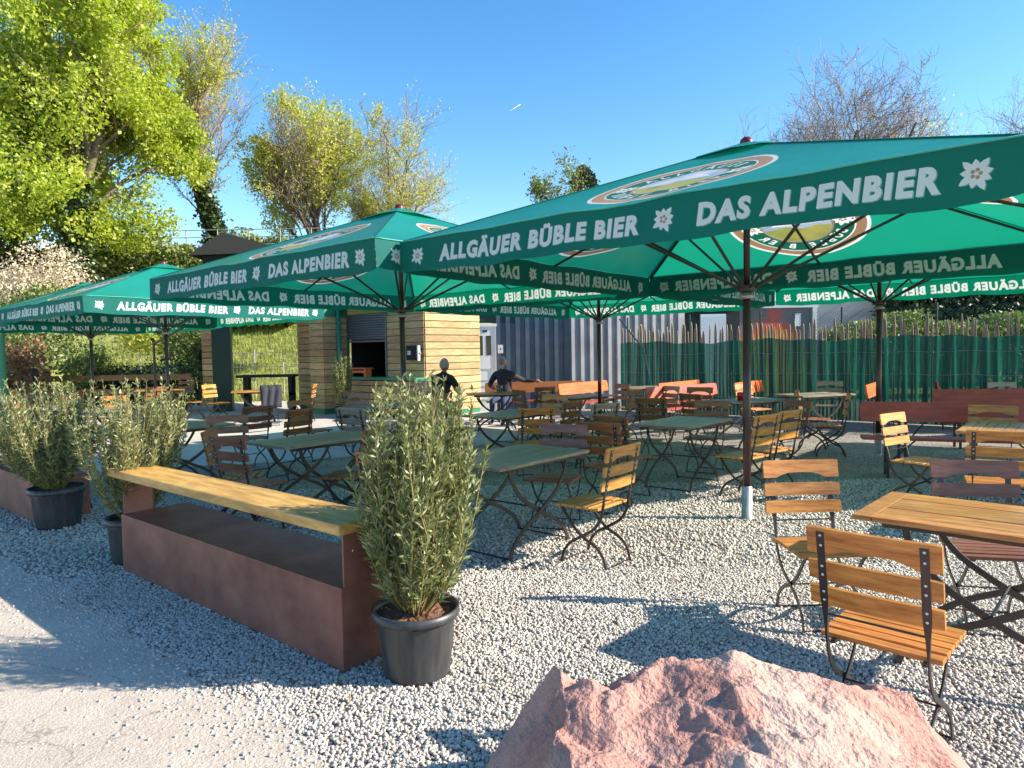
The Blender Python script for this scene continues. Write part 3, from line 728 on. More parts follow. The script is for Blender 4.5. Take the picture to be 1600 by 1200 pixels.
# ---------------------------------------------------------------- corten counters with plank
def counter(p_front_right, L, label, plank=True, name='bar_counter'):
    # local x along U (to the left-far), y along V
    root = thing(name, label, 'counter', p_front_right, atan2(U.y, U.x), 'rusty steel counters with plank tops')
    Wb = .50; hb = .43
    b = MB(); b.box((0, -Wb, 0), (L, 0, hb)); b.build('steel_box', m_corten, root, bevel=.004)
    if plank:
        for x0 in (.0, L-.012):
            b = MB()
            Mp = Matrix(((0,0,1,x0),(1,0,0,0),(0,1,0,0),(0,0,0,1)))
            b.prism([(-.02,hb),(-.24,hb),(-.24,.70),(-.02,.70)][::1], .012, Mp)
            b.box((x0-.0 if x0 else x0+.012, -.24, hb+.001), (x0+.10 if x0 else x0-.088+.0, -.228, .70))
            b.build('upright', m_corten, root)
        b = MB(); b.box((-.035, -.275, .705), (L+.16, .03, .762)); pl = b.build('plank', m_plank, root, bevel=.008)
    return root
# local y is +90deg from U => -V ; so the box spans towards +V with negative y
counter((-.87, 3.42, 0), 2.72, 'rusty steel box counter with a thick ochre plank on two uprights, in the foreground')
counter((-4.68, 6.72, 0), 2.4, 'rusty steel counter at the left edge behind the leftmost potted bush')

# ---------------------------------------------------------------- potted bushes
def leaf_cloud(stems, per, llen, lw, rng, spread=1.0, droop=.0):
    """stems: list of polylines (numpy Kx3). Narrow leaves alternating up each stem."""
    V_, F_ = [], []; base = 0; quads = []
    for P in stems:
        seg = np.linalg.norm(np.diff(P, axis=0), axis=1); cum = np.r_[0, np.cumsum(seg)]; L = cum[-1]; n = int(per*L)
        t = np.sort(rng.uniform(.12, 1, n))*L; t[-5:] = L*rng.uniform(.975, 1, 5) if n > 5 else t[-5:]
        pos = np.stack([np.interp(t, cum, P[:, k]) for k in range(3)], 1)
        k = np.clip(np.searchsorted(cum, t)-1, 0, len(seg)-1); tan = (P[k+1]-P[k])/seg[k][:, None]
        phi = rng.uniform(0, 2*pi, n); up_ = tan; a = np.cross(up_, np.array([.3, .2, 1.0])); a /= np.linalg.norm(a, axis=1)[:, None]+1e-9; bb = np.cross(up_, a)
        rad = a*np.cos(phi)[:, None]+bb*np.sin(phi)[:, None]
        th = rng.uniform(.35, 1.15, n)*spread
        d = up_*np.cos(th)[:, None]+rad*np.sin(th)[:, None]; d[:, 2] -= droop*rng.random(n); d /= np.linalg.norm(d, axis=1)[:, None]
        sd = np.cross(d, rad*0+rng.normal(size=(n, 3))); sd /= np.linalg.norm(sd, axis=1)[:, None]+1e-9
        ln = llen*rng.uniform(.55, 1.2, n)*(1-.35*(t/L)**3); wd = lw*rng.uniform(.7, 1.2, n); nn = np.cross(d, sd)
        p0 = pos; p1 = pos+d*(ln*.45)[:, None]+sd*wd[:, None]/2; p2 = pos+d*ln[:, None]-nn*(ln*.12)[:, None]; p3 = pos+d*(ln*.45)[:, None]-sd*wd[:, None]/2
        quads.append(np.stack([p0, p1, p2, p3], 1))
    q = np.concatenate(quads); n = len(q); return q.reshape(-1, 3), np.arange(4*n).reshape(-1, 4)
def make_pot(root, R1, hh, m=m_pot):
    b = MB(); r1 = R1*.90; r2 = R1*.76
    def wob(t, z): return 1+(.018*(1 if (t*16) % 1 < .5 else -.0) if .04 < z < hh*.78 else 0)
    b.lathe([(0,.01),(r2,.0),(r2*1.01,.02),(r2+(r1-r2)*.45,hh*.4),(r1*.985,hh*.80),(r1,hh*.82),(r1,hh*.87),(R1,hh*.875),(R1*1.01,hh*.90),(R1*1.015,hh),(R1*.95,hh),(R1*.93,hh*.9),(R1*.9,hh*.8)], 96, wob=wob)
    o = b.build('pot', m, root)
    for p in o.data.polygons: p.use_smooth = True
    b = MB(); rng = random.Random(3); n = 30
    for j in range(8):
        for i in range(n):
            r_ = R1*.94*j/7; a = 2*pi*i/n; b.v.append((r_*cos(a), r_*sin(a), hh*.86+rng.uniform(-.008,.016)+.02*(1-j/7)))
    for j in range(7):
        for i in range(n): k = j*n+i; k2 = j*n+(i+1) % n; b.f.append([k, k2, k2+n, k+n]); b.m.append(0)
    b.build('soil', m_soil, root)
def bush(loc, label, seed, R1=.22, hh=.36, height=1.2, wid=.30, nst=70, per=95, llen=.062, lw=.012, name='potted_bush', lean=(0,0), leafm=None, flare=.35, shape=2.6):
    rng = np.random.default_rng(seed)
    root = thing(name, label, 'potted plant', loc, 0, 'potted evergreen bushes')
    make_pot(root, R1, hh)
    stems = []; sb = MB()
    for i in range(nst):
        a = rng.uniform(0, 2*pi); rr = np.sqrt(rng.random()); r0_ = .05*rr; r1 = wid*rr
        top = height*(1-.10*rr**2)*rng.uniform(.72, 1.05); z0 = hh*.86
        P = []
        bend = rng.normal(0, .03, 2)
        for s in (0, .12, .3, .55, .8, 1):
            rad = r0_+(r1-r0_)*(1-math.exp(-s*shape))/(1-math.exp(-shape))
            P.append((rad*cos(a)+bend[0]*s*s+lean[0]*s, rad*sin(a)+bend[1]*s*s+lean[1]*s, z0+top*s))
        P = np.array(P); stems.append(P)
        # side shoots
        for q in range(3):
            s = rng.uniform(.15, .7); b0 = np.array([np.interp(s, (0,.12,.3,.55,.8,1), P[:, k]) for k in range(3)]); aa = a+rng.normal(0, .9); L = rng.uniform(.12, .26)
            stems.append(np.array([b0, b0+[cos(aa)*L*flare*.6, sin(aa)*L*flare*.6, L*.5], b0+[cos(aa)*L*flare, sin(aa)*L*flare, L]]))
    for P in stems:
        sb.tube([tuple(p) for p in P], [.0045]+[.003]*(len(P)-2)+[.0012], 4, cap=False)
    sb.build('stems', m_stem, root)
    v, f = leaf_cloud(stems, per, llen, lw, rng)
    link('foliage', npmesh('foliage', v, f, leafm or m_leafA), root)
    return root
bush((-.50, 3.42, 0), 'tall narrow leaved bush in a black pot at the near end of the plank counter', 11, R1=.215, hh=.34, height=1.20, wid=.285, nst=92, per=105, lean=(.06,0), shape=5)
bush((-3.0, 5.42, 0), 'olive green bush in a black pot at the far end of the plank counter', 12, R1=.20, hh=.36, height=1.12, wid=.40, nst=70, per=90, lean=(.02,0))
bush((-4.38, 6.62, 0), 'wide olive bush in a black pot, leftmost of the three by the counters', 13, R1=.24, hh=.38, height=1.08, wid=.44, nst=80, per=85, lean=(-.22,-.05))
bush((-4.25, 17.35, 0), 'slim sunlit shrub in a pot beside the green pipe of the kiosk', 14, R1=.2, hh=.3, height=1.35, wid=.27, nst=60, per=75, llen=.07, lw=.02)

# ---------------------------------------------------------------- the red boulder
def boulder():
    nx_, ny_ = 440, 290; X0, X1, Y0, Y1 = -.35, 2.15, 1.15, 3.0
    planes = []  # z = c + a*(x-x0)+b*(y-y0)
    ridge = [(-.35,-.3),(-.14,-.02),(.0,.16),(.12,.30),(.18,.46),(.26,.51),(.42,.49),(.56,.50),(.76,.56),(.95,.55),(1.12,.51),(1.3,.46),(1.42,.40),(1.52,.29),(1.62,.14),(1.75,-.05),(2.15,-.5)]
    rx = [r_[0] for r_ in ridge]; rz = [r_[1] for r_ in ridge]
    rb = np.random.default_rng(9); fs = []; W_ = nx_+1
    def base_h(x, y):
        yr = 2.52-.10*x+.05*noise.noise(Vector((x*2.1, 3.7, 0))); d = yr-y
        bz = np.interp(x+.05+.10*max(d, 0), rx, rz)
        return bz+d*2.6 if d < 0 else bz-.16*d-.05*d*d-.05*max(0, .5-abs(d-.55))*0
    gx, gy = np.meshgrid(np.linspace(X0, X1, W_), np.linspace(Y0, Y1, ny_+1)); G = np.stack([gx.ravel(), gy.ravel()], 1)
    wob_ = np.array([(noise.noise(Vector((p[0]*7, p[1]*7, 2)))*.016+noise.noise(Vector((p[0]*25, p[1]*25, 4)))*.005, noise.noise(Vector((p[0]*7, p[1]*7, 9)))*.016+noise.noise(Vector((p[0]*25, p[1]*25, 7)))*.005) for p in G])
    def facets(sp, amp, use_base, aniso=1.0):
        P = []
        ca, sa = cos(-.62), sin(-.62)
        for y in np.arange(-4, 7, sp*.62):
            for x in np.arange(-4, 7, sp*1.45):
                xx, yy = x+rb.uniform(-.62, .62)*sp, y+rb.uniform(-.28, .28)*sp; q = (xx*ca-yy*sa, xx*sa+yy*ca)
                if X0-.5 < q[0] < X1+.5 and Y0-.5 < q[1] < Y1+.5: P.append(q)
        h_ = np.array([(base_h(x, y) if use_base else 0)+rb.uniform(-1, 1)*amp for x, y in P])
        v, e, f, *_ = delaunay_2d_cdt([Vector(p) for p in P], [], [], 0, 1e-6)
        Q = np.array([(p.x, p.y) for p in v]); out = np.zeros(len(G)); g_ = G+wob_
        hh_ = h_ if len(Q) == len(h_) else np.array([h_[np.argmin(((np.array(P)-q)**2).sum(1))] for q in Q])
        for t in f:
            A_, B_, C_ = Q[t[0]], Q[t[1]], Q[t[2]]; lo = np.minimum(np.minimum(A_, B_), C_); hi = np.maximum(np.maximum(A_, B_), C_)
            m_ = np.where((g_[:,0] >= lo[0]) & (g_[:,0] <= hi[0]) & (g_[:,1] >= lo[1]) & (g_[:,1] <= hi[1]))[0]
            if not len(m_): continue
            dt = (B_[1]-C_[1])*(A_[0]-C_[0])+(C_[0]-B_[0])*(A_[1]-C_[1])
            l1 = ((B_[1]-C_[1])*(g_[m_,0]-C_[0])+(C_[0]-B_[0])*(g_[m_,1]-C_[1]))/dt; l2 = ((C_[1]-A_[1])*(g_[m_,0]-C_[0])+(A_[0]-C_[0])*(g_[m_,1]-C_[1]))/dt; l3 = 1-l1-l2
            k_ = (l1 > -1e-6) & (l2 > -1e-6) & (l3 > -1e-6); out[m_[k_]] = (l1*hh_[t[0]]+l2*hh_[t[1]]+l3*hh_[t[2]])[k_]
        return out
    Z = facets(.19, .026, True)+facets(.080, .019, False)+facets(.032, .0055, False)+.022
    # two long ledges: the rock breaks down in steps towards the front
    for off, hgt, slope in ((.62, .035, -.25), (.98, .06, .30), (1.42, .08, .24)):
        q_ = (2.9-G[:,1])-slope*G[:,0]-off+wob_[:,0]*5+np.array([noise.noise(Vector((p[0]*2.2, 5, off)))*.10 for p in G]); Z -= hgt/(1+np.exp(-np.clip(q_*110, -30, 30)))
    Zg = Z.reshape(ny_+1, W_)
    for _ in range(1):
        Zp = np.pad(Zg, 1, mode='edge'); Zg = (Zg*6+Zp[:-2,1:-1]+Zp[2:,1:-1]+Zp[1:-1,:-2]+Zp[1:-1,2:])/10
    Z = Zg.ravel(); vs = []
    for i in range(len(G)):
        P = Vector((G[i,0], G[i,1], Z[i])); fz = .0030*noise.fractal(P*12, 1, 2, 4)+.0022*noise.fractal(P*60, 1, 2, 3)-.03*max(0, .13-noise.voronoi(P*30)[0][0])*max(0, noise.noise(P*3.1)+.1)
        vs.append((P.x, P.y, max(Z[i]+fz, -.06)))
    for j in range(ny_):
        for i in range(nx_): k = j*W_+i; fs.append((k, k+1, k+1+W_, k+W_))
    b = MB(); b.v = vs; b.f = [list(f) for f in fs]; b.m = [0]*len(fs)
    m = mat('red_sandstone', (.36,.165,.13), .95, col2=(.52,.30,.24), vscale=2.6, bump=.9, bscale=60, detail=10)
    n = m.node_tree; bs = n.nodes['Principled BSDF']; src = bs.inputs['Base Color'].links[0].from_socket
    tc = n.nodes.new('ShaderNodeTexCoord'); nz = n.nodes.new('ShaderNodeTexNoise'); nz.inputs['Scale'].default_value = 1.7; nz.inputs['Detail'].default_value = 7; n.links.new(tc.outputs['Object'], nz.inputs['Vector'])
    mr = n.nodes.new('ShaderNodeMapRange'); mr.inputs['From Min'].default_value = .5; mr.inputs['From Max'].default_value = .62; n.links.new(nz.outputs['Fac'], mr.inputs['Value'])
    mx = n.nodes.new('ShaderNodeMix'); mx.data_type = 'RGBA'; n.links.new(mr.outputs[0], mx.inputs[0]); n.links.new(src, mx.inputs[6]); mx.inputs[7].default_value = (.52,.36,.29,1)
    n.links.new(mx.outputs[2], bs.inputs['Base Color'])
    o = b.build('boulder', m, smooth=True); tag(o, 'large rough pink red sandstone boulder lying on the gravel at the bottom', 'rock')
boulder()

# ---------------------------------------------------------------- kiosk
m_board = mat('kiosk_board', (.36,.20,.085), .75, col2=(.60,.40,.19), vscale=3, stretch=(1,1,8), island=.28, bump=.2, bscale=30, detail=8)
m_shutter = mat('shutter_grey', (.10,.11,.115), .5)
def frameM(o, d):                                        # local x along d, y = outward normal turned right, z up
    d = Vector(d).normalized(); return Matrix.Translation(o) @ Matrix(((d.x, d.y, 0, 0), (d.y, -d.x, 0, 0), (0, 0, 1, 0), (0, 0, 0, 1)))
def boards(b, o, d, L, z0, z1, out=.0, bh=.175, gap=.022):
    """boards on a vertical face from o along d; the face's outside is the right-hand side of d"""
    Mx = frameM(o, d); z = z0; rr = random.Random(int(L*100))
    while z < z1-.03:
        zz = min(z+bh, z1); x = 0
        while x < L-.01:
            l = min(L-x, rr.choice([1.2, 1.6, 2.2, 3])); l = L-x if L-x-l < .3 else l
            j = rr.uniform(0, .004)
            b.box((x+.001, out+.004, z), (x+l-.001, out+.026+j, zz-gap), 0, Mx); x += l
        z += bh
def wallbox(b, o, d, L, depth, z0, z1, mi=0):            # solid behind the face
    Mx = frameM(o, d); b.box((0, -depth, z0), (L, 0, z1), mi, Mx)
kiosk = thing('kiosk', 'kiosk clad in horizontal wooden boards with green trim and a serving hatch', 'kiosk')
K0 = Vector((-2.11, 17.0, 0))
HT = 2.85
# side wall from K0 along V (outside = right of V)
b = MB(); wallbox(b, K0, V, 1.95, .12, 0, HT, 0); b.build('side_wall', m_greenpaint, kiosk)
b = MB(); boards(b, K0, V, 1.95, .12, 2.62); b.build('cladding', m_board, kiosk)
# front wall right of the hatch: from K0+1.40U to K0 (direction -U, outside right = towards the guests)
def fr(s0, s1, z0, z1, name, m, depth=.1, out=0, brd=True):
    o_ = K0+U*s1; L = s1-s0
    b = MB(); wallbox(b, o_, -U, L, depth, z0, z1); b.build('wall', m_greenpaint, kiosk)
    if brd: b = MB(); boards(b, o_, -U, L, z0+.0, z1); b.build('cladding', m_board, kiosk)
fr(0, 1.40, .12, 2.62, 'f', m_greenpaint)
fr(1.42, 3.04, .12, .86, 'f', m_greenpaint)
# serving hatch: dark room, shutter box
b = MB(); o_ = K0+U*3.04
Mx = frameM(o_, -U)
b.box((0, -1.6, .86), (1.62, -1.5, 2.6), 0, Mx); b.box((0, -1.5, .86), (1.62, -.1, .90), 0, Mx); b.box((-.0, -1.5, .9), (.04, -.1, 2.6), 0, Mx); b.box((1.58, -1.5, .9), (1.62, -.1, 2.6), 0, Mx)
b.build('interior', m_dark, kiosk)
b = MB()
for k in range(11): z = 2.62-k*.062; b.tube([Mx @ Vector((0, .0, z)), Mx @ Vector((1.62, .0, z))], .034, 6)
b.box((0, -.05, 1.90), (1.62, .03, 1.95), 0, Mx); b.build('roller_shutter', m_shutter, kiosk)
b = MB(); b.box((1.60, -.02, .9), (1.66, .05, 2.62), 0, Mx); b.box((-.04, -.02, .9), (.02, .05, 2.62), 0, Mx); b.build('hatch_frame', m_shutter, kiosk)
# green edged counter in front of the hatch
b = MB(); b.box((-.15, .03, .93), (3.25, .50, 1.0), 0, Mx); b.build('counter', m_greenpaint, kiosk, bevel=.006)
b = MB(); boards(b, o_+Vector((0,0,0))-V*.46-U*-.15, -U, 3.35, .10, .93); b.build('cladding', m_board, kiosk)
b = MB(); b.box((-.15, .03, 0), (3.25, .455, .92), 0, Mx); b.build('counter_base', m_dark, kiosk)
# left wing: corner at W0, lit face along V, shaded face along U
W0 = Vector((-4.94, 18.39, 0))
b = MB(); wallbox(b, W0, V, .78, .10, 0, HT); wallbox(b, W0+U*.62, -U, .62, .10, 0, HT); b.build('wing_wall', m_greenpaint, kiosk)
b = MB(); boards(b, W0, V, .80, .16, 2.62); b.build('cladding', m_board, kiosk)
b = MB(); boards(b, W0+U*.62, -U, .62, .16, 2.62); b.build('cladding', m_board, kiosk)
q0 = W0+U*.62+V*.5
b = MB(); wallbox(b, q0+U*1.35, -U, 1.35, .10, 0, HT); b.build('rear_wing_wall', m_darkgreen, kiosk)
b = MB(); boards(b, q0+U*1.35, -U, 1.35, .16, 2.62); b.build('cladding', m_board, kiosk)
# pier at the far left
P0 = at(323, 600, 0)*0+Vector((-8.55, 19.9, 0))
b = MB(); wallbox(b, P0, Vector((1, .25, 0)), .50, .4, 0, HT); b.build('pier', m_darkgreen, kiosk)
b = MB(); boards(b, P0+Vector((-.38, .25, 0)), Vector((.38, -.22, 0)), .44, .16, 2.62); b.build('cladding', m_board, kiosk)
# flat roof
b = MB()
rp = [K0-V*.4-U*.2, K0+V*2.2-U*.2, K0+V*3.4+U*7.6, P0+Vector((0,1.2,0)), P0+Vector((-.5,-.3,0)), W0-V*.3+U*.4, W0-V*.3-U*.2, K0-V*.4+U*3.2]
n = len(rp); b.add([(p.x, p.y, HT) for p in rp]+[(p.x, p.y, HT+.16) for p in rp], [tuple(range(n)), tuple(range(n, 2*n))[::-1]]+[(i, i+n, (i+1) % n+n, (i+1) % n) for i in range(n)])
b.build('roof', m_darkgreen, kiosk)
b = MB(); pp = W0+V*.40-U*.10; b.tube([pp+Vector((0,0,0)), pp+Vector((0,0,HT))], .055, 14)
for z in (.4, 1.4, 2.4): b.tube([pp+Vector((0,0,z)), pp+Vector((0,0,z+.05))], .066, 14)
b.build('downpipe', m_greenpaint, kiosk, smooth=True)
# wooden rack on the counter, meter box, sign
b = MB(); Mr = frameM(K0+U*2.95-V*.28+Vector((0,0,1.0)), -U)
b.box((0, -.14, .20), (1.15, .14, .235), 0, Mr); b.box((.05, -.10, 0), (.11, .10, .2), 0, Mr); b.box((1.04, -.10, 0), (1.10, .10, .2), 0, Mr); b.box((.1, -.012, .10), (1.05, .012, .16), 0, Mr)
tag(b.build('wooden_rack', m_orange), 'small orange wooden rack standing on the green edged kiosk counter', 'rack')
mb = thing('meter_box', 'dark meter box with a white label on the shaded kiosk wall', 'box')
Mb = frameM(K0+U*.52+Vector((0,0,1.42))-V*.03, -U)
b = MB(); b.box((0, 0, 0), (.40, .12, .36), 0, Mb); b.build('case', m_dark, mb, bevel=.008)
b = MB(); b.box((.05, .1215, .13), (.17, .124, .23), 0, Mb); b.build('label', m_white, mb)
b = MB(); b.box((.402, .02, -.02), (.44, .13, .36), 0, Mb); b.box((.441, .05, .15), (.47, .08, .19), 0, Mb); b.build('bracket', m_galv, mb)
# ---------------------------------------------------------------- white door
door = thing('door', 'white panelled door with two narrow windows between kiosk and blue wall', 'door')
m_dwhite = mat('door_white', (.72,.72,.73), .45); Md = frameM(Vector((-.98, 18.62, 0)), Vector((1, .04, 0)))
b = MB(); b.box((0, -.06, 0), (.54, 0, 2.26), 0, Md); b.build('leaf', m_dwhite, door)
b = MB()
for x0 in (.09, .31): b.box((x0, .002, 1.50), (x0+.13, .006, 2.02), 0, Md)
b.build('pane', mat('dark_glass', (.02,.035,.03), .1), door)
b = MB()
for z0, z1 in ((.82, 1.12), (.30, .66)):
    for a, c in (((.12,z0),(.43,z0+.02)),((.12,z1),(.43,z1+.02)),((.12,z0),(.14,z1)),((.41,z0),(.43,z1+.02))): b.box((a[0], .002, a[1]), (c[0], .012, c[1]), 0, Md)
b.build('panel_moulding', mat('moulding_grey', (.45,.45,.46), .5), door)
b = MB(); b.box((-.05, -.08, 2.265), (.60, .03, 2.34), 0, Md); b.box((.545, -.08, 0), (.60, .02, 2.262), 0, Md); b.build('door_frame', m_dwhite, door)
b = MB(); b.box((.22, .003, 2.12), (.34, .01, 2.17), 0, Md); b.build('number_plate', m_dark, door)
b = MB(); b.box((-.3, -.12, 2.36), (1.2, -.02, 3.0), 0, Md); tag(b.build('fascia_panel', m_darkgreen), 'dark panel above the white door', 'panel')
# ---------------------------------------------------------------- corrugated walls
def corrugated(name, a, bpt, hgt, m, label, pitch=.26, amp=.07, fw_=.42, rw_=.48):
    a = Vector(a); bpt = Vector(bpt); L = (bpt-a).length; Mx = frameM(a, bpt-a); mbx = MB(); n = int(L/pitch); pr = []
    for k in range(n):
        x = k*pitch; pr += [(x, 0), (x+pitch*fw_, 0), (x+pitch*(fw_+.04), -amp), (x+pitch*(fw_+.04+rw_), -amp)]
    pr.append((n*pitch, 0))
    vs = [Mx @ Vector((x, y, 0)) for x, y in pr]+[Mx @ Vector((x, y, hgt)) for x, y in pr]; k_ = len(pr)
    mbx.add(vs, [(i, i+1, i+1+k_, i+k_) for i in range(k_-1)])
    root = thing(name, label, 'wall')
    mbx.build('sheet', m, root)
    mbx = MB(); mbx.box((-.02, -.10, hgt+.002), (L+.02, .03, hgt+.10), 0, Mx); mbx.box((-.02, -2.3, 0), (L+.02, -.10, hgt+.02), 0, Mx); mbx.build('body', m, root)
    return root
m_blue = mat('blue_grey_sheet', (.055,.085,.13), .35, metal=.25, col2=(.09,.125,.17), vscale=2.5, spec=.6)  # left wall, darker and bluer than the right one
m_lgrey = mat('light_grey_metal', (.23,.24,.26), .5, col2=(.32,.33,.35), vscale=2)
corrugated('container_wall', (-.40, 18.62, 0), (1.58, 18.75, 0), 2.75, m_blue, 'dark blue grey corrugated wall right of the white door')
corrugated('container_wall', (1.62, 18.75, 0), (4.95, 19.75, 0), 2.75, m_lgrey, 'light grey corrugated wall left of the picket fence', pitch=.27, amp=.16, fw_=.36, rw_=.56)
b = MB(); Ms = frameM(Vector((-.36, 18.50, 1.55)), Vector((1,0,0))); b.box((0,0,0),(.14,.02,.22),0,Ms); s_ = b.build('wall_sign', m_dwhite); tag(s_, 'tiny white notice on a post beside the white door', 'sign')
b = MB(); b.box((.06,.021,.09),(.085,.024,.14),0,Ms); b.build('print', m_dark, s_)
# ---------------------------------------------------------------- buildings behind the fence
gar = thing('open_shed', 'dark open shed with a white panel behind the wire fence', 'shed')
b = MB(); b.box((5.6, 23.5, 0), (7.7, 27, 3.2)); b.build('wall', m_dark, gar)
b = MB(); b.box((5.6, 23.3, 2.98), (7.7, 23.49, 3.12)); b.build('fascia', m_galv, gar)
b = MB(); b.box((6.35, 23.35, 0), (7.2, 23.45, 2.72)); b.build('panel', mat('panel_white', (.55,.6,.66), .6), gar)
m_mural = mat('mural_wall', (.20,.19,.20), .85); n = m_mural.node_tree; bs = n.nodes['Principled BSDF']
tc = n.nodes.new('ShaderNodeTexCoord'); sx = n.nodes.new('ShaderNodeSeparateXYZ'); n.links.new(tc.outputs['Object'], sx.inputs[0])
nz = n.nodes.new('ShaderNodeTexNoise'); nz.inputs['Scale'].default_value = 2.5; nz.inputs['Detail'].default_value = 6; n.links.new(tc.outputs['Object'], nz.inputs['Vector'])
def mth(op, a, b_):
    q = n.nodes.new('ShaderNodeMath'); q.operation = op
    for i, v in enumerate((a, b_)):
        if isinstance(v, (int, float)): q.inputs[i].default_value = v
        else: n.links.new(v, q.inputs[i])
    return q.outputs[0]
ax_ = mth('MULTIPLY', mth('ABSOLUTE', mth('SUBTRACT', sx.outputs[0], 9.2), 0), .55)
hgt_ = mth('MULTIPLY', mth('SUBTRACT', sx.outputs[2], 1.75), .75)
val_ = mth('ADD', mth('ADD', ax_, hgt_), mth('MULTIPLY', mth('SUBTRACT', nz.outputs['Fac'], .5), 1.1))
rp_ = n.nodes.new('ShaderNodeValToRGB'); n.links.new(val_, rp_.inputs[0]); e = rp_.color_ramp.elements
e[0].position = .0; e[0].color = (.75,.55,.05,1); e[1].position = .95; e[1].color = (.16,.15,.16,1)
for p_, c_ in ((.30,(.80,.30,.03,1)), (.55,(.70,.10,.04,1)), (.78,(.35,.12,.12,1))): q = e.new(p_); q.color = c_
n.links.new(rp_.outputs[0], bs.inputs['Base Color'])
mur = thing('mural_building', 'grey building with an orange and yellow spray painted wall behind the fence', 'building')
b = MB(); b.box((7.95, 24.6, 0), (10.6, 29, 2.95)); b.build('wall', m_mural, mur)
b = MB(); b.box((7.8, 24.5, 2.952), (10.8, 29.2, 3.2)); b.box((10.602, 24.5, 0), (10.75, 24.7, 2.95)); b.box((7.78, 24.5, 0), (7.948, 24.7, 2.95)); b.build('trim', mat('trim_white', (.6,.62,.62), .6), mur)
b = MB(); b.box((10.0, 24.55, 2.3), (10.2, 24.598, 2.75)); b.build('lamp', m_dwhite, mur)
b = MB(); b.box((11.8, 29, 0), (19, 33, 3.55)); tag(b.build('low_building', mat('pale_render', (.42,.44,.46), .8)), 'pale low building seen above the hedge right of the mural', 'building')

# ---------------------------------------------------------------- picket fence
fence = thing('picket_fence', 'rustic split picket fence backed with green screening at right', 'fence')
f0 = Vector((9.95, 12.05, 0)); fL = 9.3
m_pick = mat('picket_wood', (.20,.15,.095), .85, col2=(.38,.29,.19), vscale=5, stretch=(6,6,.7), island=.4, bump=.3)
m_screen = mat('green_screening', (.004,.085,.066), .7, col2=(.012,.15,.11), vscale=2.2, stretch=(3,3,.6), transl=.3, tcol=(.01,.2,.13))
_n = m_screen.node_tree; _o = _n.nodes['Material Output']; _s = _o.inputs[0].links[0].from_socket
_t = _n.nodes.new('ShaderNodeBsdfTransparent'); _m = _n.nodes.new('ShaderNodeMixShader'); _m.inputs[0].default_value = .14
_n.links.new(_s, _m.inputs[1]); _n.links.new(_t.outputs[0], _m.inputs[2]); _n.links.new(_m.outputs[0], _o.inputs[0])
rr = random.Random(5); x = 0; k_ = 0; pk = []
while x < fL:
    wd = rr.uniform(.034, .058); hh = rr.uniform(1.94, 2.18)+.04*sin(x*1.3); lean_ = rr.gauss(0, .018)
    pk.append((x, wd, hh, lean_)); x += wd+rr.uniform(.020, .045)
Mf = frameM(f0+U*fL, -U)
mbs = []
for i, (x, wd, hh, ln) in enumerate(pk):
    b = MB(); y0 = -.03+rr.uniform(-.004, .004); th = .022; bend = rr.gauss(0, .012)
    lv = [(0, 1), (.9, 1), (hh-.16, .92), (hh-.05, .5), (hh, .08)]
    vs = []
    for z, q in lv:
        cx = x+wd/2+ln*z+bend*sin(z*1.6)
        for sx_, sy_ in ((-1,0),(1,0),(1,1),(-1,1)): vs.append(Mf @ Vector((cx+sx_*wd/2*q, y0+sy_*th, z+.02)))
    fs = [(j*4+k, j*4+(k+1) % 4, (j+1)*4+(k+1) % 4, (j+1)*4+k) for j in range(4) for k in range(4)]+[(16,17,18,19)]
    b.add(vs, fs); mbs.append(b)
for b in mbs[-100:]: b.build('picket', m_pick, fence)
rest = MB()
for b in mbs[:-100]: rest.add(b.v, b.f)
o = rest.build('picket_row', m_pick, fence); o['kind'] = 'stuff'
b = MB(); N = 160
for i in range(N+1):
    xx = fL*i/N
    for z in (.02, .9, 1.74+.03*sin(xx*2.1)+.02*sin(xx*7)): b.v.append(tuple(Mf @ Vector((xx, .008*sin(xx*9+z*2)+.014, z))))
for i in range(N):
    for j in range(2): b.f.append([i*3+j, (i+1)*3+j, (i+1)*3+j+1, i*3+j+1]); b.m.append(0)
b.build('screening', m_screen, fence, smooth=True)
b = MB()
for z in (.45, 1.0, 1.45): b.tube([Mf @ Vector((xx, .058, z+.012*sin(xx*6))) for xx in np.linspace(0, fL, 60)], .004, 4)
b.build('binding_wire', m_galv, fence)
# chain link fence behind it
cl = thing('wire_fence', 'green chain link fence with posts rising behind the picket fence', 'fence')
Mc = frameM(f0+U*(fL+.1)+V*.35, -U)
for k in range(6): xx = .1+k*1.75; b = MB(); b.tube([Mc @ Vector((xx,0,0)), Mc @ Vector((xx,0,2.42))], .022, 8); b.build('post', m_darkgreen, cl)
b = MB(); cs = .075
for k in range(int((fL+2.2)/cs)):
    x0 = k*cs
    for d_ in (1, -1):
        a = x0 if d_ > 0 else x0; e_ = x0+d_*.75
        if e_ < 0 or e_ > fL+.3 or x0 > fL+.3: continue
        p = Mc @ Vector((a, .002*d_, 1.6)); q = Mc @ Vector((e_, .002*d_, 2.35)); b.tube([p, q], .0022, 3, cap=False)
b.build('mesh', mat('wire_green', (.03,.12,.09), .4), cl)
b = MB(); b.tube([at(957,505,0)*0+Vector((2.72,17.45,2.35)), Vector((3.2,16.9,1.6)), Vector((3.2,16.0,.75))], .022, 6); tag(b.build('leaning_pole', m_darkgreen), 'dark green pole leaning at the left end of the picket fence', 'pole')

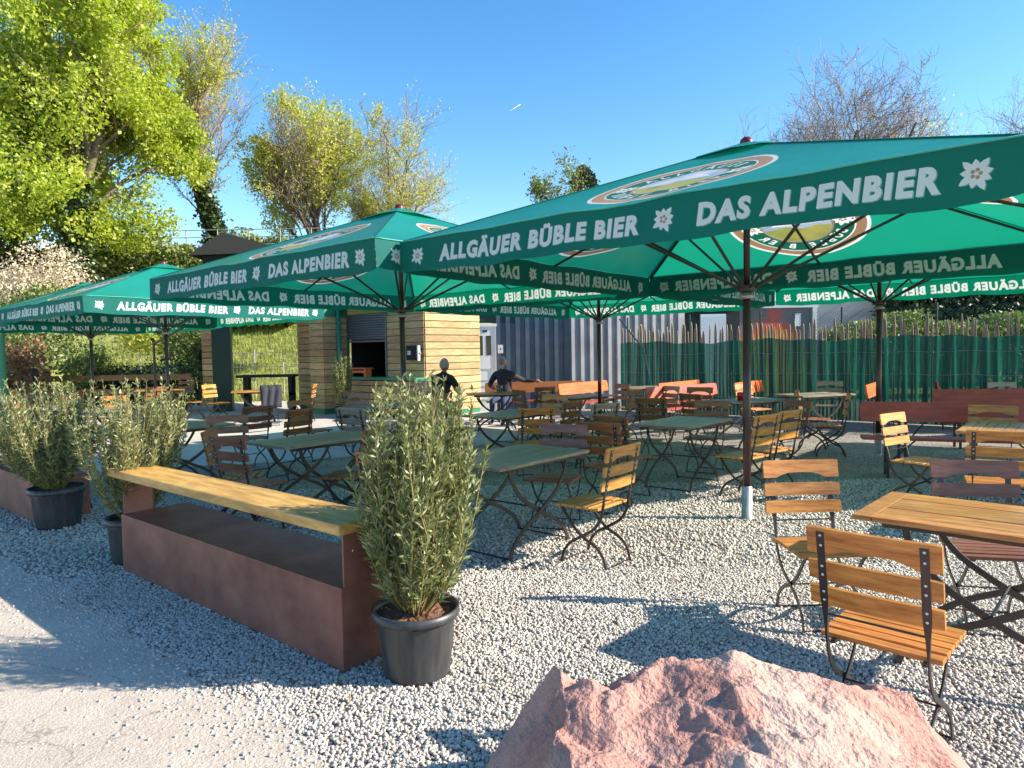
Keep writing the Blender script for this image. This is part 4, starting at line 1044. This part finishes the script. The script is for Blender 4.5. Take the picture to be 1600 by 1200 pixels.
# ---------------------------------------------------------------- left background
m_wallbrown = mat('brown_masonry', (.075,.04,.03), .9, col2=(.16,.085,.06), vscale=1.5, bump=.5, bscale=12)
br = thing('railway_bridge', 'brown masonry embankment wall with a dark steel girder behind the trees', 'bridge')
b = MB(); b.box((-60, 33.5, 0), (-15.5, 37, 6.9)); b.build('wall', m_wallbrown, br)
b = MB(); b.box((-15.5, 33.8, 4.9), (-7.8, 34.4, 6.1)); b.box((-15.5, 33.6, 6.102), (-7.8, 37, 6.32)); b.build('girder', mat('girder', (.02,.02,.024), .6), br)
b = MB()
for z in (6.6, 6.95, 7.3, 7.65): b.tube([(-20, 33.7, z), (-7.8, 33.7, z)], .022, 5)
for k in range(9): b.tube([(-20+k*1.5, 33.7, 6.3), (-20+k*1.5, 33.7, 7.68)], .03, 5)
b.build('railing', mat('rail_grey', (.3,.3,.3), .6), br)
b = MB(); b.box((-7.8, 33.4, 0), (-7.2, 37.5, 6.3)); b.build('pier', m_wallbrown, br)
gh = thing('gabled_shed', 'dark gabled shed roof peeping over the middle parasol', 'shed')
b = MB(); b.box((-13.2, 30.1, 3), (-9.5, 33.3, 6.0)); b.build('wall', m_dark, gh)
b = MB(); b.add([(-13.7,29.8,5.9),(-9.2,29.8,6.0),(-9.2,33.4,6.0),(-13.7,33.4,5.9),(-12.2,29.8,6.85),(-12.2,33.4,6.85)], [(0,4,5,3),(4,1,2,5),(0,1,4),(3,5,2)]); b.build('roof', mat('roof_dark', (.06,.055,.05), .8), gh)
sheet('side_path', [(-16, 21.6), (-5, 19.9), (-4.6, 21.2), (-8, 24.2), (-16, 24.6)], .008, m_pave, jag=.04, step=.3)
wf = thing('mesh_fence', 'thin wire mesh fence crossing the grass bank behind the terrace', 'fence')
b = MB()
for k in range(10): x_ = -14+k*1.0; b.tube([(x_, 24.4, -.1), (x_, 24.4, 1.5+.3)], .02, 5)
b.build('post', m_galv, wf)
b = MB()
for k in range(72): x_ = -14+k*.125; b.tube([(x_, 24.4, .2), (x_, 24.4, 1.7)], .004, 3)
for z in (.3, .75, 1.2, 1.7): b.tube([(-14, 24.4, z), (-5, 24.4, z)], .010, 4)
b.build('mesh', m_galv, wf)
# dark high bar table behind the terrace
bt = thing('bar_table', 'long dark bar table standing in the opening left of the kiosk', 'table')
b = MB(); b.box((-7.5, 18.9, 1.0), (-5.95, 19.4, 1.07)); b.build('tabletop', m_dark, bt, bevel=.005)
for x_ in (-7.35, -6.12): b = MB(); b.box((x_, 19.0, 0), (x_+.1, 19.1, .998)); b.box((x_, 19.25, 0), (x_+.1, 19.35, .998)); b.box((x_, 19.0, .5), (x_+.1, 19.3, .58)); b.build('leg', m_dark, bt)
lf = thing('rail_fence', 'low dark wooden rail fence behind the left terrace tables', 'fence')
b = MB()
for z in (.55, .95): b.box((-16.5, 19.92, z), (-9.2, 19.97, z+.16))
b.build('rail', W_A[2], lf)
for k in range(6): x_ = -16+k*1.3; b = MB(); b.box((x_, 19.98, 0), (x_+.1, 20.08, 1.25)); b.build('post', m_dark, lf)
lp = thing('lamp_post', 'thin dark lamp post between the two left parasol poles', 'lamp')
b = MB(); b.tube([(-8.0,15.6,0),(-8.0,15.6,1.98)], .028, 8); b.tube([(-8.0,15.6,1.9),(-7.1,15.1,2.22)], .03, 6); b.build('pole', m_steel, lp)
b = MB(); b.tube([(-8.03,15.6,1.98),(-8.0,15.6,2.0)], .05, 8); b.build('cap', m_steel, lp)
gp_ = thing('signpost', 'green post standing at the left edge of the photo', 'post')
b = MB(); b.tube([(-10.05,13.75,0),(-10.05,13.75,2.1)], .06, 10); b.build('pole', m_greenpaint, gp_); 
b = MB(); b.tube([(-9.6,14.0,0),(-9.6,14.0,1.25)], .05, 10); b.lathe([(.05,1.25),(.07,1.25),(.07,1.38),(.03,1.42),(0,1.42)], 10, (-9.6,14.0,0)); tag(b.build('bollard_light', m_dark), 'black bollard light behind the leftmost bush', 'bollard')

# ---------------------------------------------------------------- shrubs & hedges
def blob_foliage(name, center, radii, n, leaf, m, rng, lumps=9, stemm=None, label=None, cat='shrub', group=None, fill=.55):
    c = np.array(center); rad = np.array(radii)
    lc = rng.normal(size=(lumps, 3)); lc /= np.linalg.norm(lc, axis=1)[:, None]; lc = lc*rng.uniform(.25, .78, (lumps, 1)); lr = rng.uniform(.3, .55, lumps)
    k = rng.integers(0, lumps, n); d = rng.normal(size=(n, 3)); d /= np.linalg.norm(d, axis=1)[:, None]
    p = lc[k]+d*(lr[k]*rng.uniform(fill, 1.08, n))[:, None]
    p = c+p*rad; p = p[p[:, 2] > .05]
    n = len(p); a = rng.normal(size=(n, 3)); a[:,2] += .3; a /= np.linalg.norm(a, axis=1)[:, None]; t = np.cross(a, rng.normal(size=(n, 3))); t /= np.linalg.norm(t, axis=1)[:, None]; s_ = np.cross(a, t)
    sz = leaf*rng.uniform(.5, 1.3, n)[:, None]
    q = np.stack([p-t*sz, p+s_*sz*.55, p+t*sz, p-s_*sz*.55], 1)
    root = thing(name, label, cat, (c[0], c[1], 0), 0, group)
    v = q.reshape(-1, 3)-np.array([c[0], c[1], 0])
    link('foliage', npmesh('foliage', v, np.arange(4*n).reshape(-1, 4), m), root)
    b = MB()
    for i in range(6):
        e_ = lc[i % lumps]*rad*.8; b.tube([(0, 0, max(0, c[2]-rad[2])), (e_[0]*.4, e_[1]*.4, c[2]-rad[2]*.4), (e_[0], e_[1], c[2]+e_[2])], [.05, .03, .012], 5)
    b.build('stems', m_bark, root)
    return root
rg = np.random.default_rng(21)
G1 = 'garden shrubs behind the left terrace'
blob_foliage('shrub', (-12.5, 20.6, 1.2), (1.3, 1.0, 1.5), 5200, .06, m_leafG, rg, 12, label='green shrub behind the leftmost parasol pole', group=G1)
blob_foliage('shrub', (-15.2, 21.2, 1.5), (1.6, 1.0, 1.7), 5200, .06, m_leafG, rg, 12, label='tall green shrub at the left edge of the photo', group=G1)
blob_foliage('shrub', (-13.4, 19.0, 1.35), (.9, .8, 1.0), 2600, .06, m_leafR, rg, 9, label='shrub with reddish young leaves at left', group=G1)
blob_foliage('shrub', (-10.2, 22.6, 1.7), (1.5, 1.0, 1.7), 5200, .06, m_leafG, rg, 12, label='green shrub right of the second left parasol pole', group=G1)
blob_foliage('shrub', (-10.9, 20.7, .75), (1.9, .7, .85), 7000, .05, m_leafD, rg, 14, label='dark clipped looking shrub mass behind the back left table', group=G1)
blob_foliage('shrub', (-9.1, 21.2, .95), (.7, .6, 1.1), 2600, .05, m_leafD, rg, 9, label='dark shrub left of the kiosk pier', group=G1)
blob_foliage('shrub', (-12.2, 24.8, 3.0), (2.4, 1.2, 1.5), 6500, .08, m_leafB, rg, 12, label='pale yellow green shrub high on the bank at left', group=G1)
blob_foliage('shrub', (-17.0, 24.8, 3.2), (2.2, 1.2, 1.8), 6500, .08, m_leafG, rg, 12, label='green shrub on the bank at the far left', group=G1)
blob_foliage('shrub', (-8.6, 27.0, 3.6), (3.2, 1.0, .8), 6500, .08, m_leafB, rg, 12, label='row of low light green growth on top of the grass bank', group=G1)
blob_foliage('blossom_tree', (-17.9, 26.0, 4.15), (2.5, 1.2, 1.55), 13000, .06, m_blossom, rg, 26, label='cream blossoming tree at the left edge above the parasols', cat='tree')
# grass tufts on the bank
def tufts():
    n = 26000; x = rg.uniform(-17, -4.5, n); y = rg.uniform(24.0, 31, n); z = np.array([ground_z(a, b_) for a, b_ in zip(x, y)])
    h_ = rg.uniform(.08, .28, n); w_ = .012*rg.uniform(.7, 1.6, n); a = rg.uniform(0, pi, n); lx, ly = rg.normal(0, .06, n), rg.normal(0, .06, n)
    p = np.stack([x, y, z-.04], 1); d = np.stack([np.cos(a)*w_, np.sin(a)*w_, 0*a], 1); q = np.stack([p-d, p+d, p+np.stack([lx, ly, h_], 1)], 1)
    me = npmesh('grass', q.reshape(-1, 3), np.arange(3*n).reshape(-1, 3), mat('grass_blade', (.30,.35,.07), .7, island=.4, transl=.3)); tag(link('grass', me), 'light green grass growing on the bank behind the kiosk', 'grass', kind='stuff')
tufts()
# hedge behind the picket fence, right
def hedge(name, x0, x1, y, z0, z1, dep, n, leaf, m, label):
    p = np.stack([rg.uniform(x0, x1, n), y+rg.normal(0, dep*.4, n), rg.uniform(z0, 1, n)*0+z0+(z1-z0)*np.sqrt(rg.random(n))], 1)
    top = z1+.18*np.sin(p[:,0]*1.7)+.10*np.sin(p[:,0]*4.3); p[:,2] = z0+(p[:,2]-z0)*(top-z0)/(z1-z0)
    a = rg.normal(size=(n,3)); a /= np.linalg.norm(a, axis=1)[:,None]; t = np.cross(a, rg.normal(size=(n,3))); t /= np.linalg.norm(t, axis=1)[:,None]; s_ = np.cross(a, t); sz = leaf*rg.uniform(.5,1.3,n)[:,None]
    q = np.stack([p-t*sz, p+s_*sz*.6, p+t*sz, p-s_*sz*.6], 1)
    o = link(name, npmesh(name, q.reshape(-1,3), np.arange(4*n).reshape(-1,4), m)); tag(o, label, 'hedge'); return o
hedge('hedge', 9.8, 19.5, 21.5, 0, 2.35, 1.2, 30000, .06, m_leafG, 'clipped light green hedge above the right half of the picket fence')
hedge('tall_hedge', 14.5, 26, 27.0, 0, 4.3, 1.6, 30000, .10, m_leafD, 'tall dark evergreen hedge behind the light green one at right')

# ---------------------------------------------------------------- trees
def tree(loc, height, crown, label, seed, trunk_h=.25, lean=(0,0), levels=4, leafm=None, nleaf=0, leafsize=.12, twigs=True, trunk_r=.35, ivy=0, name='tree', spread=.62, kids=(6,5,5,6), minr=.011, leaf_bias=None, twigm=None, fill=None):
    rng = random.Random(seed); ng = np.random.default_rng(seed)
    root = thing(name, label, 'tree', loc, 0)
    bark = MB(); tw = MB(); tips = []
    cz = height*trunk_h; rc = np.array([crown, crown, (height-cz)/2]); cc = np.array([lean[0], lean[1], cz+(height-cz)/2])
    def inside_(p, k=1.0):
        q = (np.array(p)-cc)/rc; return (q*q).sum() < k
    axis_ = []
    def grow(p, d, L, r_, lev):
        n = 5 if lev < 2 else 4; pts = [p]; dd = Vector(d); seg = L/n
        for i in range(n):
            j = Vector((rng.gauss(0,1), rng.gauss(0,1), rng.gauss(0,.7)))*(.09+.045*lev); dd = (dd+j+Vector((0,0,.10 if lev else 0))).normalized(); pts.append(pts[-1]+dd*seg)
        if lev == 0: axis_.extend(pts)
        rad = [r_*(1-.55*i/n) for i in range(n+1)]
        (bark if lev <= 1 else tw).tube(pts, rad, 7 if lev == 0 else 5 if lev == 1 else 3, cap=False)
        if lev >= levels: tips.append([tuple(q) for q in pts]); return
        if lev >= levels-1: tips.append([tuple(q) for q in pts])
        K = kids[min(lev, len(kids)-1)]
        for k in range(K):
            f = (.45 if lev == 0 else .25)+(.55 if lev == 0 else .75)*(k+rng.random()*.7)/K; f = min(f, 1); i = min(int(f*n), n-1); q = pts[i].lerp(pts[i+1], f*n-i)
            base = (pts[i+1]-pts[i]).normalized(); perp = Vector((rng.gauss(0,1), rng.gauss(0,1), rng.gauss(0,.5))); perp = (perp-base*perp.dot(base)).normalized()
            an = rng.uniform(.45, 1.0)*(spread/.62); nd = (base*cos(an)+perp*sin(an)).normalized()
            l2 = L*rng.uniform(.5, .78)*(1.15 if lev == 0 else 1)
            e_ = q+nd*l2
            if not inside_(e_, 1.15): l2 *= .62
            if lev > 0 and not inside_(q, 2.6): continue
            grow(q, nd, l2, max(rad[i]*rng.uniform(.40, .58), minr), lev+1)
    grow(Vector((0,0,-.3)), Vector((lean[0]*.05, lean[1]*.05, 1)), height*.52, trunk_r, 0)
    al = np.array(tw.v if tw.v else bark.v); zs = height/np.percentile(al[:,2], 99.7); xs_ = crown/np.percentile(np.hypot(al[:,0], al[:,1]), 96)
    for mb_ in (bark, tw): mb_.v = [(v[0]*(1+(xs_-1)*min(1, max(0, v[2]/(height*.15)))), v[1]*(1+(xs_-1)*min(1, max(0, v[2]/(height*.15)))), v[2]*zs) for v in mb_.v]
    tips = [[(q[0]*xs_, q[1]*xs_, q[2]*zs) for q in t] for t in tips]
    bark.build('trunk', m_bark, root, smooth=True)
    if tw.v: tw.build('branches', twigm or m_twig, root)
    if nleaf:
        T = np.array([t[rng.randrange(1, len(t))] for t in (rng.choice(tips) for _ in range(nleaf))])
        p = T+ng.normal(0, leafsize*1.7, T.shape)
        if fill:
            nf_, z0_, z1_, rr_ = fill; K_ = 75; a_ = ng.uniform(0, 2*pi, K_); zc_ = ng.uniform(z0_, z1_, K_); u_ = (zc_-z0_)/(z1_-z0_)
            rad_ = rr_*np.sqrt(np.clip(1-(u_*1.0-.35)**2/.5, .05, 1))*np.sqrt(ng.uniform(.15, 1, K_)); cc_ = np.stack([rad_*np.cos(a_), rad_*np.sin(a_), zc_], 1)
            kk_ = ng.integers(0, K_, nf_); dv_ = ng.normal(size=(nf_, 3)); dv_ /= np.linalg.norm(dv_, axis=1)[:, None]
            p = np.concatenate([p, cc_[kk_]+dv_*(ng.uniform(.35, 1.15, nf_)*ng.uniform(.8, 1.25, K_)[kk_])[:, None]*np.array([1.1, 1.1, .75])])
        if leaf_bias is not None:
            pr = leaf_bias(p); p = p[ng.random(len(p)) < pr]
        n_ = len(p); a = ng.normal(size=(n_,3)); a[:,2] += .5; a /= np.linalg.norm(a, axis=1)[:,None]; t = np.cross(a, ng.normal(size=(n_,3))); t /= np.linalg.norm(t, axis=1)[:,None]; s_ = np.cross(a, t); sz = leafsize*ng.uniform(.4, 1.1, n_)[:,None]
        q = np.stack([p-t*sz, p+s_*sz*.7, p+t*sz, p-s_*sz*.7], 1)
        link('crown', npmesh('crown', q.reshape(-1,3), np.arange(4*n_).reshape(-1,4), leafm), root)
    if ivy:
        n_ = 6500; z = ng.uniform(0, height*ivy, n_); a = ng.uniform(0, 2*pi, n_); r_ = trunk_r*(1.1-.8*z/(height*ivy))+ng.random(n_)*(.30+.35*np.sin(z*2.3+a*2)**2)*(1-.75*(z/(height*ivy))**2)*ng.random(n_)*1.6+.03
        za_ = np.array([q.z*zs for q in axis_]); kx_ = np.array([1+(xs_-1)*min(1, max(0, q.z/(height*.15))) for q in axis_]); z = np.minimum(z, za_[-1])
        ax0_ = np.interp(z, za_, np.array([q.x for q in axis_])*kx_); ay0_ = np.interp(z, za_, np.array([q.y for q in axis_])*kx_)
        p = np.stack([ax0_+r_*np.cos(a), ay0_+r_*np.sin(a), z], 1); aa = ng.normal(size=(n_,3)); t = np.cross(aa, ng.normal(size=(n_,3))); t /= np.linalg.norm(t, axis=1)[:,None]; s_ = np.cross(aa/np.linalg.norm(aa,axis=1)[:,None], t); sz = .11*ng.uniform(.5,1.1,n_)[:,None]
        q = np.stack([p-t*sz, p+s_*sz, p+t*sz, p-s_*sz], 1); link('ivy', npmesh('ivy', q.reshape(-1,3), np.arange(4*n_).reshape(-1,4), m_ivy2), root)
    return root
def patchy(scale, thr, seed):
    def f(p): return np.array([1.0 if noise.noise(Vector(q)*scale+Vector((seed,0,0))) > thr else .12 for q in p])
    return f
tree((-17.9, 28.5, 3.6), 15.3, 4.6, 'big bright yellow green tree filling the upper left corner', 31, .08, leafm=m_leafY, nleaf=110000, leafsize=.095, trunk_r=.30, ivy=.35, kids=(10,7,5,5), leaf_bias=patchy(.5, -.10, 3), fill=(42000, 3.0, 13.5, 4.0))
tree((-24.5, 31, 3.2), 15, 6, 'bright green tree at the left edge behind the biggest one', 32, .06, leafm=m_leafY, nleaf=50000, leafsize=.12, trunk_r=.34, kids=(9,6,5,4), leaf_bias=patchy(.45, -.2, 9), fill=(34000, 4, 12, 4.6))
tree((-14.2, 35.5, 3.9), 14.6, 3.2, 'tall mostly bare tree right of the biggest green tree', 33, .18, leafm=m_leafB, nleaf=26000, leafsize=.07, trunk_r=.30, ivy=.5, kids=(10,7,6,6), spread=.5, leaf_bias=patchy(.4, .05, 5))
tree((-9.5, 38, 3.9), 11.2, 4.1, 'tree with sparse yellow leaves, left one of the pair above the middle parasol', 34, .15, leafm=m_leafB, nleaf=62000, leafsize=.085, trunk_r=.28, kids=(12,7,6,5), leaf_bias=patchy(.35, -.02, 2))
tree((-4.5, 39.5, 3.9), 11.7, 4.3, 'tree with thin twigs and few leaves, right one of the pair above the middle parasol', 35, .15, leafm=m_leafB, nleaf=38000, leafsize=.07, trunk_r=.28, kids=(12,7,6,6), leaf_bias=patchy(.35, .05, 8))
tree((4.6, 62, 0), 18.2, 3.2, 'small pale distant tree peeping over the front parasol', 36, .3, leafm=m_leafG, nleaf=11000, leafsize=.13, trunk_r=.3, kids=(8,6,5,5))
tree((21.9, 45, 0), 19.3, 5.4, 'bare tree with ivy on its trunk above the right parasol', 37, .35, leafm=m_leafR, nleaf=3000, leafsize=.07, trunk_r=.45, ivy=.88, kids=(18,8,7,7), minr=.013, spread=.72)
tree((15.2, 48, 0), 17.2, 2.6, 'small bare tree just left of the parasol tip', 39, .4, trunk_r=.2, kids=(8,6,5,4))
tree((28.8, 50, 0), 18.4, 4.4, 'pale budding low tree right of the ivy clad one', 40, .35, leafm=m_leafB, nleaf=6000, leafsize=.11, trunk_r=.3, kids=(10,7,5,5))
tree((37.0, 55, 0), 21.6, 4.6, 'faint bare tree near the right edge of the sky', 41, .35, trunk_r=.3, kids=(9,7,5,5))
tree((25.6, 29.5, 0), 15.0, 4.3, 'bare tree whose twigs reach in from the upper right edge', 42, .35, trunk_r=.25, kids=(9,6,5,5), leafm=m_leafG, nleaf=800, leafsize=.06)
# small conifer
pr_ = thing('pine_tree', 'small dark pine crown rising behind the front parasol', 'tree', (7.0, 66, 0))
b = MB(); b.tube([(0,0,0),(0,0,18)], [.3,.1], 7); b.build('trunk', m_bark, pr_)
n_ = 5200; a = rg.uniform(0, 2*pi, n_); z = 14.6+rg.random(n_)*4.2; lob = 1+.45*np.sin(a*3+z*3.2)*np.sin(z*5+a); r_ = (1.15*np.sqrt(np.clip(1-((z-16.3)/2.5)**2, 0, 1)))*lob*np.sqrt(rg.random(n_)); p = np.stack([r_*np.cos(a), r_*np.sin(a), z], 1)
aa = rg.normal(size=(n_,3)); t = np.cross(aa, rg.normal(size=(n_,3))); t /= np.linalg.norm(t,axis=1)[:,None]; s_ = np.cross(aa/np.linalg.norm(aa,axis=1)[:,None], t)
q = np.stack([p-t*.2, p+s_*.07, p+t*.2, p-s_*.07], 1); link('crown', npmesh('crown', q.reshape(-1,3), np.arange(4*n_).reshape(-1,4), m_leafD), pr_)
# bushy greenery around the wall and the foot of the trees
blob_foliage('shrub', (-17.6, 32.2, 6.0), (4.6, 1.2, 2.2), 12000, .11, m_leafG, rg, 22, label='dark green shrubs hanging over the brown masonry wall', group=G1)
blob_foliage('shrub', (-12.6, 31.6, 5.6), (2.0, 1.0, 1.0), 6000, .10, m_leafY, rg, 12, label='bright green bush at the foot of the ivy grown trunk', group=G1)

blob_foliage('shrub', (-25.5, 33.0, 7.2), (5.0, 1.2, 2.0), 9000, .12, m_leafG, rg, 20, label='green bushes on the masonry wall behind the blossoming tree', group=G1)
blob_foliage('shrub', (-13.2, 35.3, 7.0), (2.6, 1.0, 1.5), 7000, .10, m_leafG, rg, 14, label='green bush around the foot of the tall bare tree', group=G1)
# vapour trail high in the sky
d0 = (rt*((779-800)/F)+up*((600-182)/F)+fw)*1400; d1 = (rt*((813-800)/F)+up*((600-163)/F)+fw)*1400
b = MB(); b.tube([tuple(d0+Vector((0,0,H))), tuple((d0+d1)/2), tuple(d1+Vector((0,0,H)))], [.1, .45, .6], 6)
tag(b.build('vapour_trail', mat('vapour', (.8,.85,.9), 1), smooth=True), 'short thin white vapour trail in the blue sky', 'vapour trail')

# pink petal and little red can holder
b = MB()
for k in range(5):
    a = k*1.25; b.add([(0,0,.01),(.035*cos(a),.035*sin(a),.03),(.045*cos(a+.5),.045*sin(a+.5),.015),(.03*cos(a+1),.03*sin(a+1),.025)], [(0,1,2,3)])
pp_ = at(1560, 983, 0); tag(b.build('crumpled_petal', mat('pink', (.5,.02,.09), .6), loc=pp_), 'crumpled pink petal on the gravel under the front table', 'petal')
b = MB(); b.lathe([(0,0),(.055,0),(.06,.11),(.05,.13),(.0,.13)], 14); tag(b.build('red_lantern', mat('red_plastic', (.5,.01,.015), .3), smooth=True, loc=(3.62, 11.0, .755)), 'small red lantern on the table just right of the front parasol pole', 'lantern')

# ---------------------------------------------------------------- people
m_skin = mat('skin', (.30,.14,.095), .55); m_jk = mat('black_jacket', (.012,.013,.017), .75, bump=.3, bscale=20); m_jeans = mat('jeans', (.03,.05,.11), .85); m_hair = mat('grey_hair', (.22,.20,.19), .7, col2=(.42,.40,.38), vscale=30, bump=.6, bscale=80); m_shoe = mat('shoe', (.02,.02,.02), .5)
def person(loc, rz, label, arms, headturn=0, beard=False, leanf=0.05, hairfull=True):
    """seated figure, local +x is forward, z=0 at the ground; arms: [(elbow, wrist), ...]"""
    root = thing('person', label, 'person', loc, rz)
    P = {'pel': (0,0,.56), 'wst': (.01,0,.70), 'chs': (.03+leanf*.5,0,.93), 'nkb': (.05+leanf,0,1.09), 'nck': (.07+leanf,0,1.15), 'hd0': (.085+leanf,0,1.22)}
    names = list(P); vs = [P[k] for k in names]; rad = [(.17,.19),(.15,.19),(.15,.22),(.10,.16),(.07,.075),(.06,.06)]; ed = [(i, i+1) for i in range(5)]
    def addv(p, r_): vs.append(p); rad.append(r_ if isinstance(r_, tuple) else (r_, r_)); return len(vs)-1
    mats_ = []
    for s in (-1, 1):
        h_ = addv((.04, s*.10, .53), .10); k_ = addv((.44, s*.13, .52), .066); m2 = addv((.45, s*.13, .32), .055); a_ = addv((.42, s*.13, .10), .042); t_ = addv((.47, s*.135, .045), (.045,.035)); t2 = addv((.60, s*.145, .03), (.04,.026))
        ed += [(0, h_), (h_, k_), (k_, m2), (m2, a_), (a_, t_), (t_, t2)]
    hands = []
    for s, (el, wr) in zip((-1, 1), arms):
        sh = addv((.04+leanf, s*.21, 1.04), .085); e_ = addv(el, .052); f_ = addv(tuple((Vector(el)+Vector(wr))/2), .047); w_ = addv(wr, .034)
        ed += [(3, sh), (sh, e_), (e_, f_), (f_, w_)]; hands.append((Vector(el), Vector(wr), s))
    me = bpy.data.meshes.new('body'); me.from_pydata(vs, ed, []); o = bpy.data.objects.new('body', me); C.objects.link(o)
    sk = o.modifiers.new('skin', 'SKIN'); sk.use_smooth_shade = True
    for i, sv in enumerate(me.skin_vertices[0].data): sv.radius = rad[i]; sv.use_root = (i == 0)
    ss = o.modifiers.new('s', 'SUBSURF'); ss.levels = 2; ss.render_levels = 2
    dg = bpy.context.evaluated_depsgraph_get(); me2 = bpy.data.meshes.new_from_object(o.evaluated_get(dg)); bpy.data.objects.remove(o)
    for m in (m_skin, m_jk, m_jeans, m_shoe): me2.materials.append(m)
    bm = bmesh.new(); bm.from_mesh(me2)
    # head: shaped sphere merged into the same mesh
    hc = Vector((.10+leanf, 0, 1.315)); Rz = Matrix.Rotation(headturn, 4, 'Z')
    r_ = bmesh.ops.create_uvsphere(bm, u_segments=32, v_segments=24, radius=1)
    for v in r_['verts']:
        x, y, z = v.co; sx_, sy_, sz_ = .100, .078, .125
        if z < 0: sy_ *= 1-.30*z*z; sx_ *= 1-.10*z*z
        q = Vector((x*sx_, y*sy_, z*sz_))
        if x > 0:
            q.x += .022*math.exp(-((y/.16)**2+((z+.18)/.22)**2))      # nose
            for s in (-1, 1): q.x -= .012*math.exp(-(((y-s*.42)/.2)**2+((z-.06)/.14)**2))
            q.x += .008*math.exp(-((y/.35)**2+((z+.52)/.09)**2))-.006*math.exp(-((y/.4)**2+((z+.44)/.04)**2))
            q.x += .012*math.exp(-((y/.35)**2+((z+.86)/.2)**2)); q.x += .006*math.exp(-(((z-.24)/.1)**2))
        v.co = hc+Rz @ q
    for s in (-1, 1):                                    # ears
        r_ = bmesh.ops.create_uvsphere(bm, u_segments=10, v_segments=8, radius=1)
        for v in r_['verts']: v.co = hc+Rz @ Vector((-.005+v.co.x*.018, s*(.079)+v.co.y*.008, v.co.z*.03-.005))
    # hands: palm and five fingers as tapered chains
    for el, wr, s in hands:
        d = (wr-el).normalized(); sd = d.cross(Vector((0,0,1))).normalized()*s; dn = sd.cross(d)*s; hb = MB()
        hb.tube([wr-d*.01, wr+d*.03, wr+d*.07, wr+d*.09], [.030,.036,.038,.030], 10)
        for k in range(4):
            b0 = wr+d*.075+sd*(-.027+.018*k); L = (.062,.075,.07,.055)[k]; hb.tube([b0, b0+d*L*.45-Vector((0,0,.006)), b0+d*L*.8-Vector((0,0,.018)), b0+d*L-Vector((0,0,.03))], [.0095,.0085,.008,.006], 6)
        b0 = wr+d*.02-sd*.03; hb.tube([b0, b0+d*.03-sd*.02, b0+d*.055-sd*.025], [.012,.010,.008], 6)
        vv = [bm.verts.new(v) for v in hb.v]
        for f in hb.f:
            try: bm.faces.new([vv[i] for i in f])
            except ValueError: pass
    for f in bm.faces:
        c_ = f.calc_center_median(); f.smooth = True; mi = 1
        if c_.z < .085 and c_.x > .3: mi = 3
        elif c_.z < .60 and c_.x > .06 and abs(c_.y) < .24: mi = 2
        elif c_.z < .60: mi = 2
        if c_.z > 1.185 and (c_-hc).length < .2: mi = 0
        for el, wr, s in hands:
            if (c_-wr).dot((wr-el).normalized()) > -.01 and (c_-wr).length < .2: mi = 0
        f.material_index = mi
    bm.to_mesh(me2); bm.free(); me2.name = 'body'; link('body', me2, root)
    b = MB()
    N1, N2 = 22, 14
    for j in range(N2+1):
        th_ = pi*j/N2*.62
        for i in range(N1):
            a = 2*pi*i/N1; x, y, z = sin(th_)*cos(a), sin(th_)*sin(a), cos(th_); 
            keep = 1.0 if (x < .35 or z > .72) else .0
            k = 1.10+.03*sin(i*5+j*3) if keep else .90
            if not hairfull and z > .55: k = .95
            q = Rz @ Vector((x*.100*k, y*.078*k*1.02, z*.125*(k if z > 0 else 1))); q = hc+q+Rz @ Vector((-.006, 0, .004)); b.v.append(tuple(q))
    for j in range(N2):
        for i in range(N1): b.f.append([j*N1+i, (j+1)*N1+i, (j+1)*N1+(i+1) % N1, j*N1+(i+1) % N1]); b.m.append(0)
    b.build('hair', m_hair, root, smooth=True)
    b = MB()
    for s in (-1, 1):
        e_ = hc+Rz @ Vector((.083, s*.032, .008)); b.tube([e_+Rz @ Vector((0,-.012,0)), e_+Rz @ Vector((.004,0,0)), e_+Rz @ Vector((0,.012,0))], [.003,.006,.003], 6)
    b.build('eyes', m_dark, root)
    if beard:
        b = MB()
        for j in range(7):
            for i in range(13):
                a = -1.25+2.5*i/12; z = -.035-.015*j-.002*abs(i-6); q = Rz @ Vector((.108*cos(a)*(1-.05*j), .083*sin(a)*(1-.07*j), z)); b.v.append(tuple(hc+q))
        for j in range(6):
            for i in range(12): k = j*13+i; b.f.append([k, k+1, k+14, k+13]); b.m.append(0)
        ob = b.build('beard', m_hair, root, smooth=True); md = ob.modifiers.new('s', 'SOLIDIFY'); md.thickness = .02; md.offset = 1
    b = MB(); b.lathe([(.075,1.145),(.070,1.19),(.064,1.20),(.066,1.16)], 18, (.072+leanf,0,-.025)); b.build('collar', m_jk, root, smooth=True)
    root.scale = (1.02,)*3
    return root
person((-1.42, 13.50, 0), R(60), 'person in a black jacket with grey hair seated with the back to the camera', [((.22,-.30,.86),(.42,-.16,.82)), ((.22,.30,.86),(.42,.14,.82))], leanf=.10)
person((-.15, 15.55, 0), R(-112), 'bearded person in a black jacket seated facing us, arm along the bench back', [((.18,-.30,.84),(.38,-.14,.80)), ((-.12,.40,.92),(-.16,.64,.91))], headturn=-.2, beard=True)
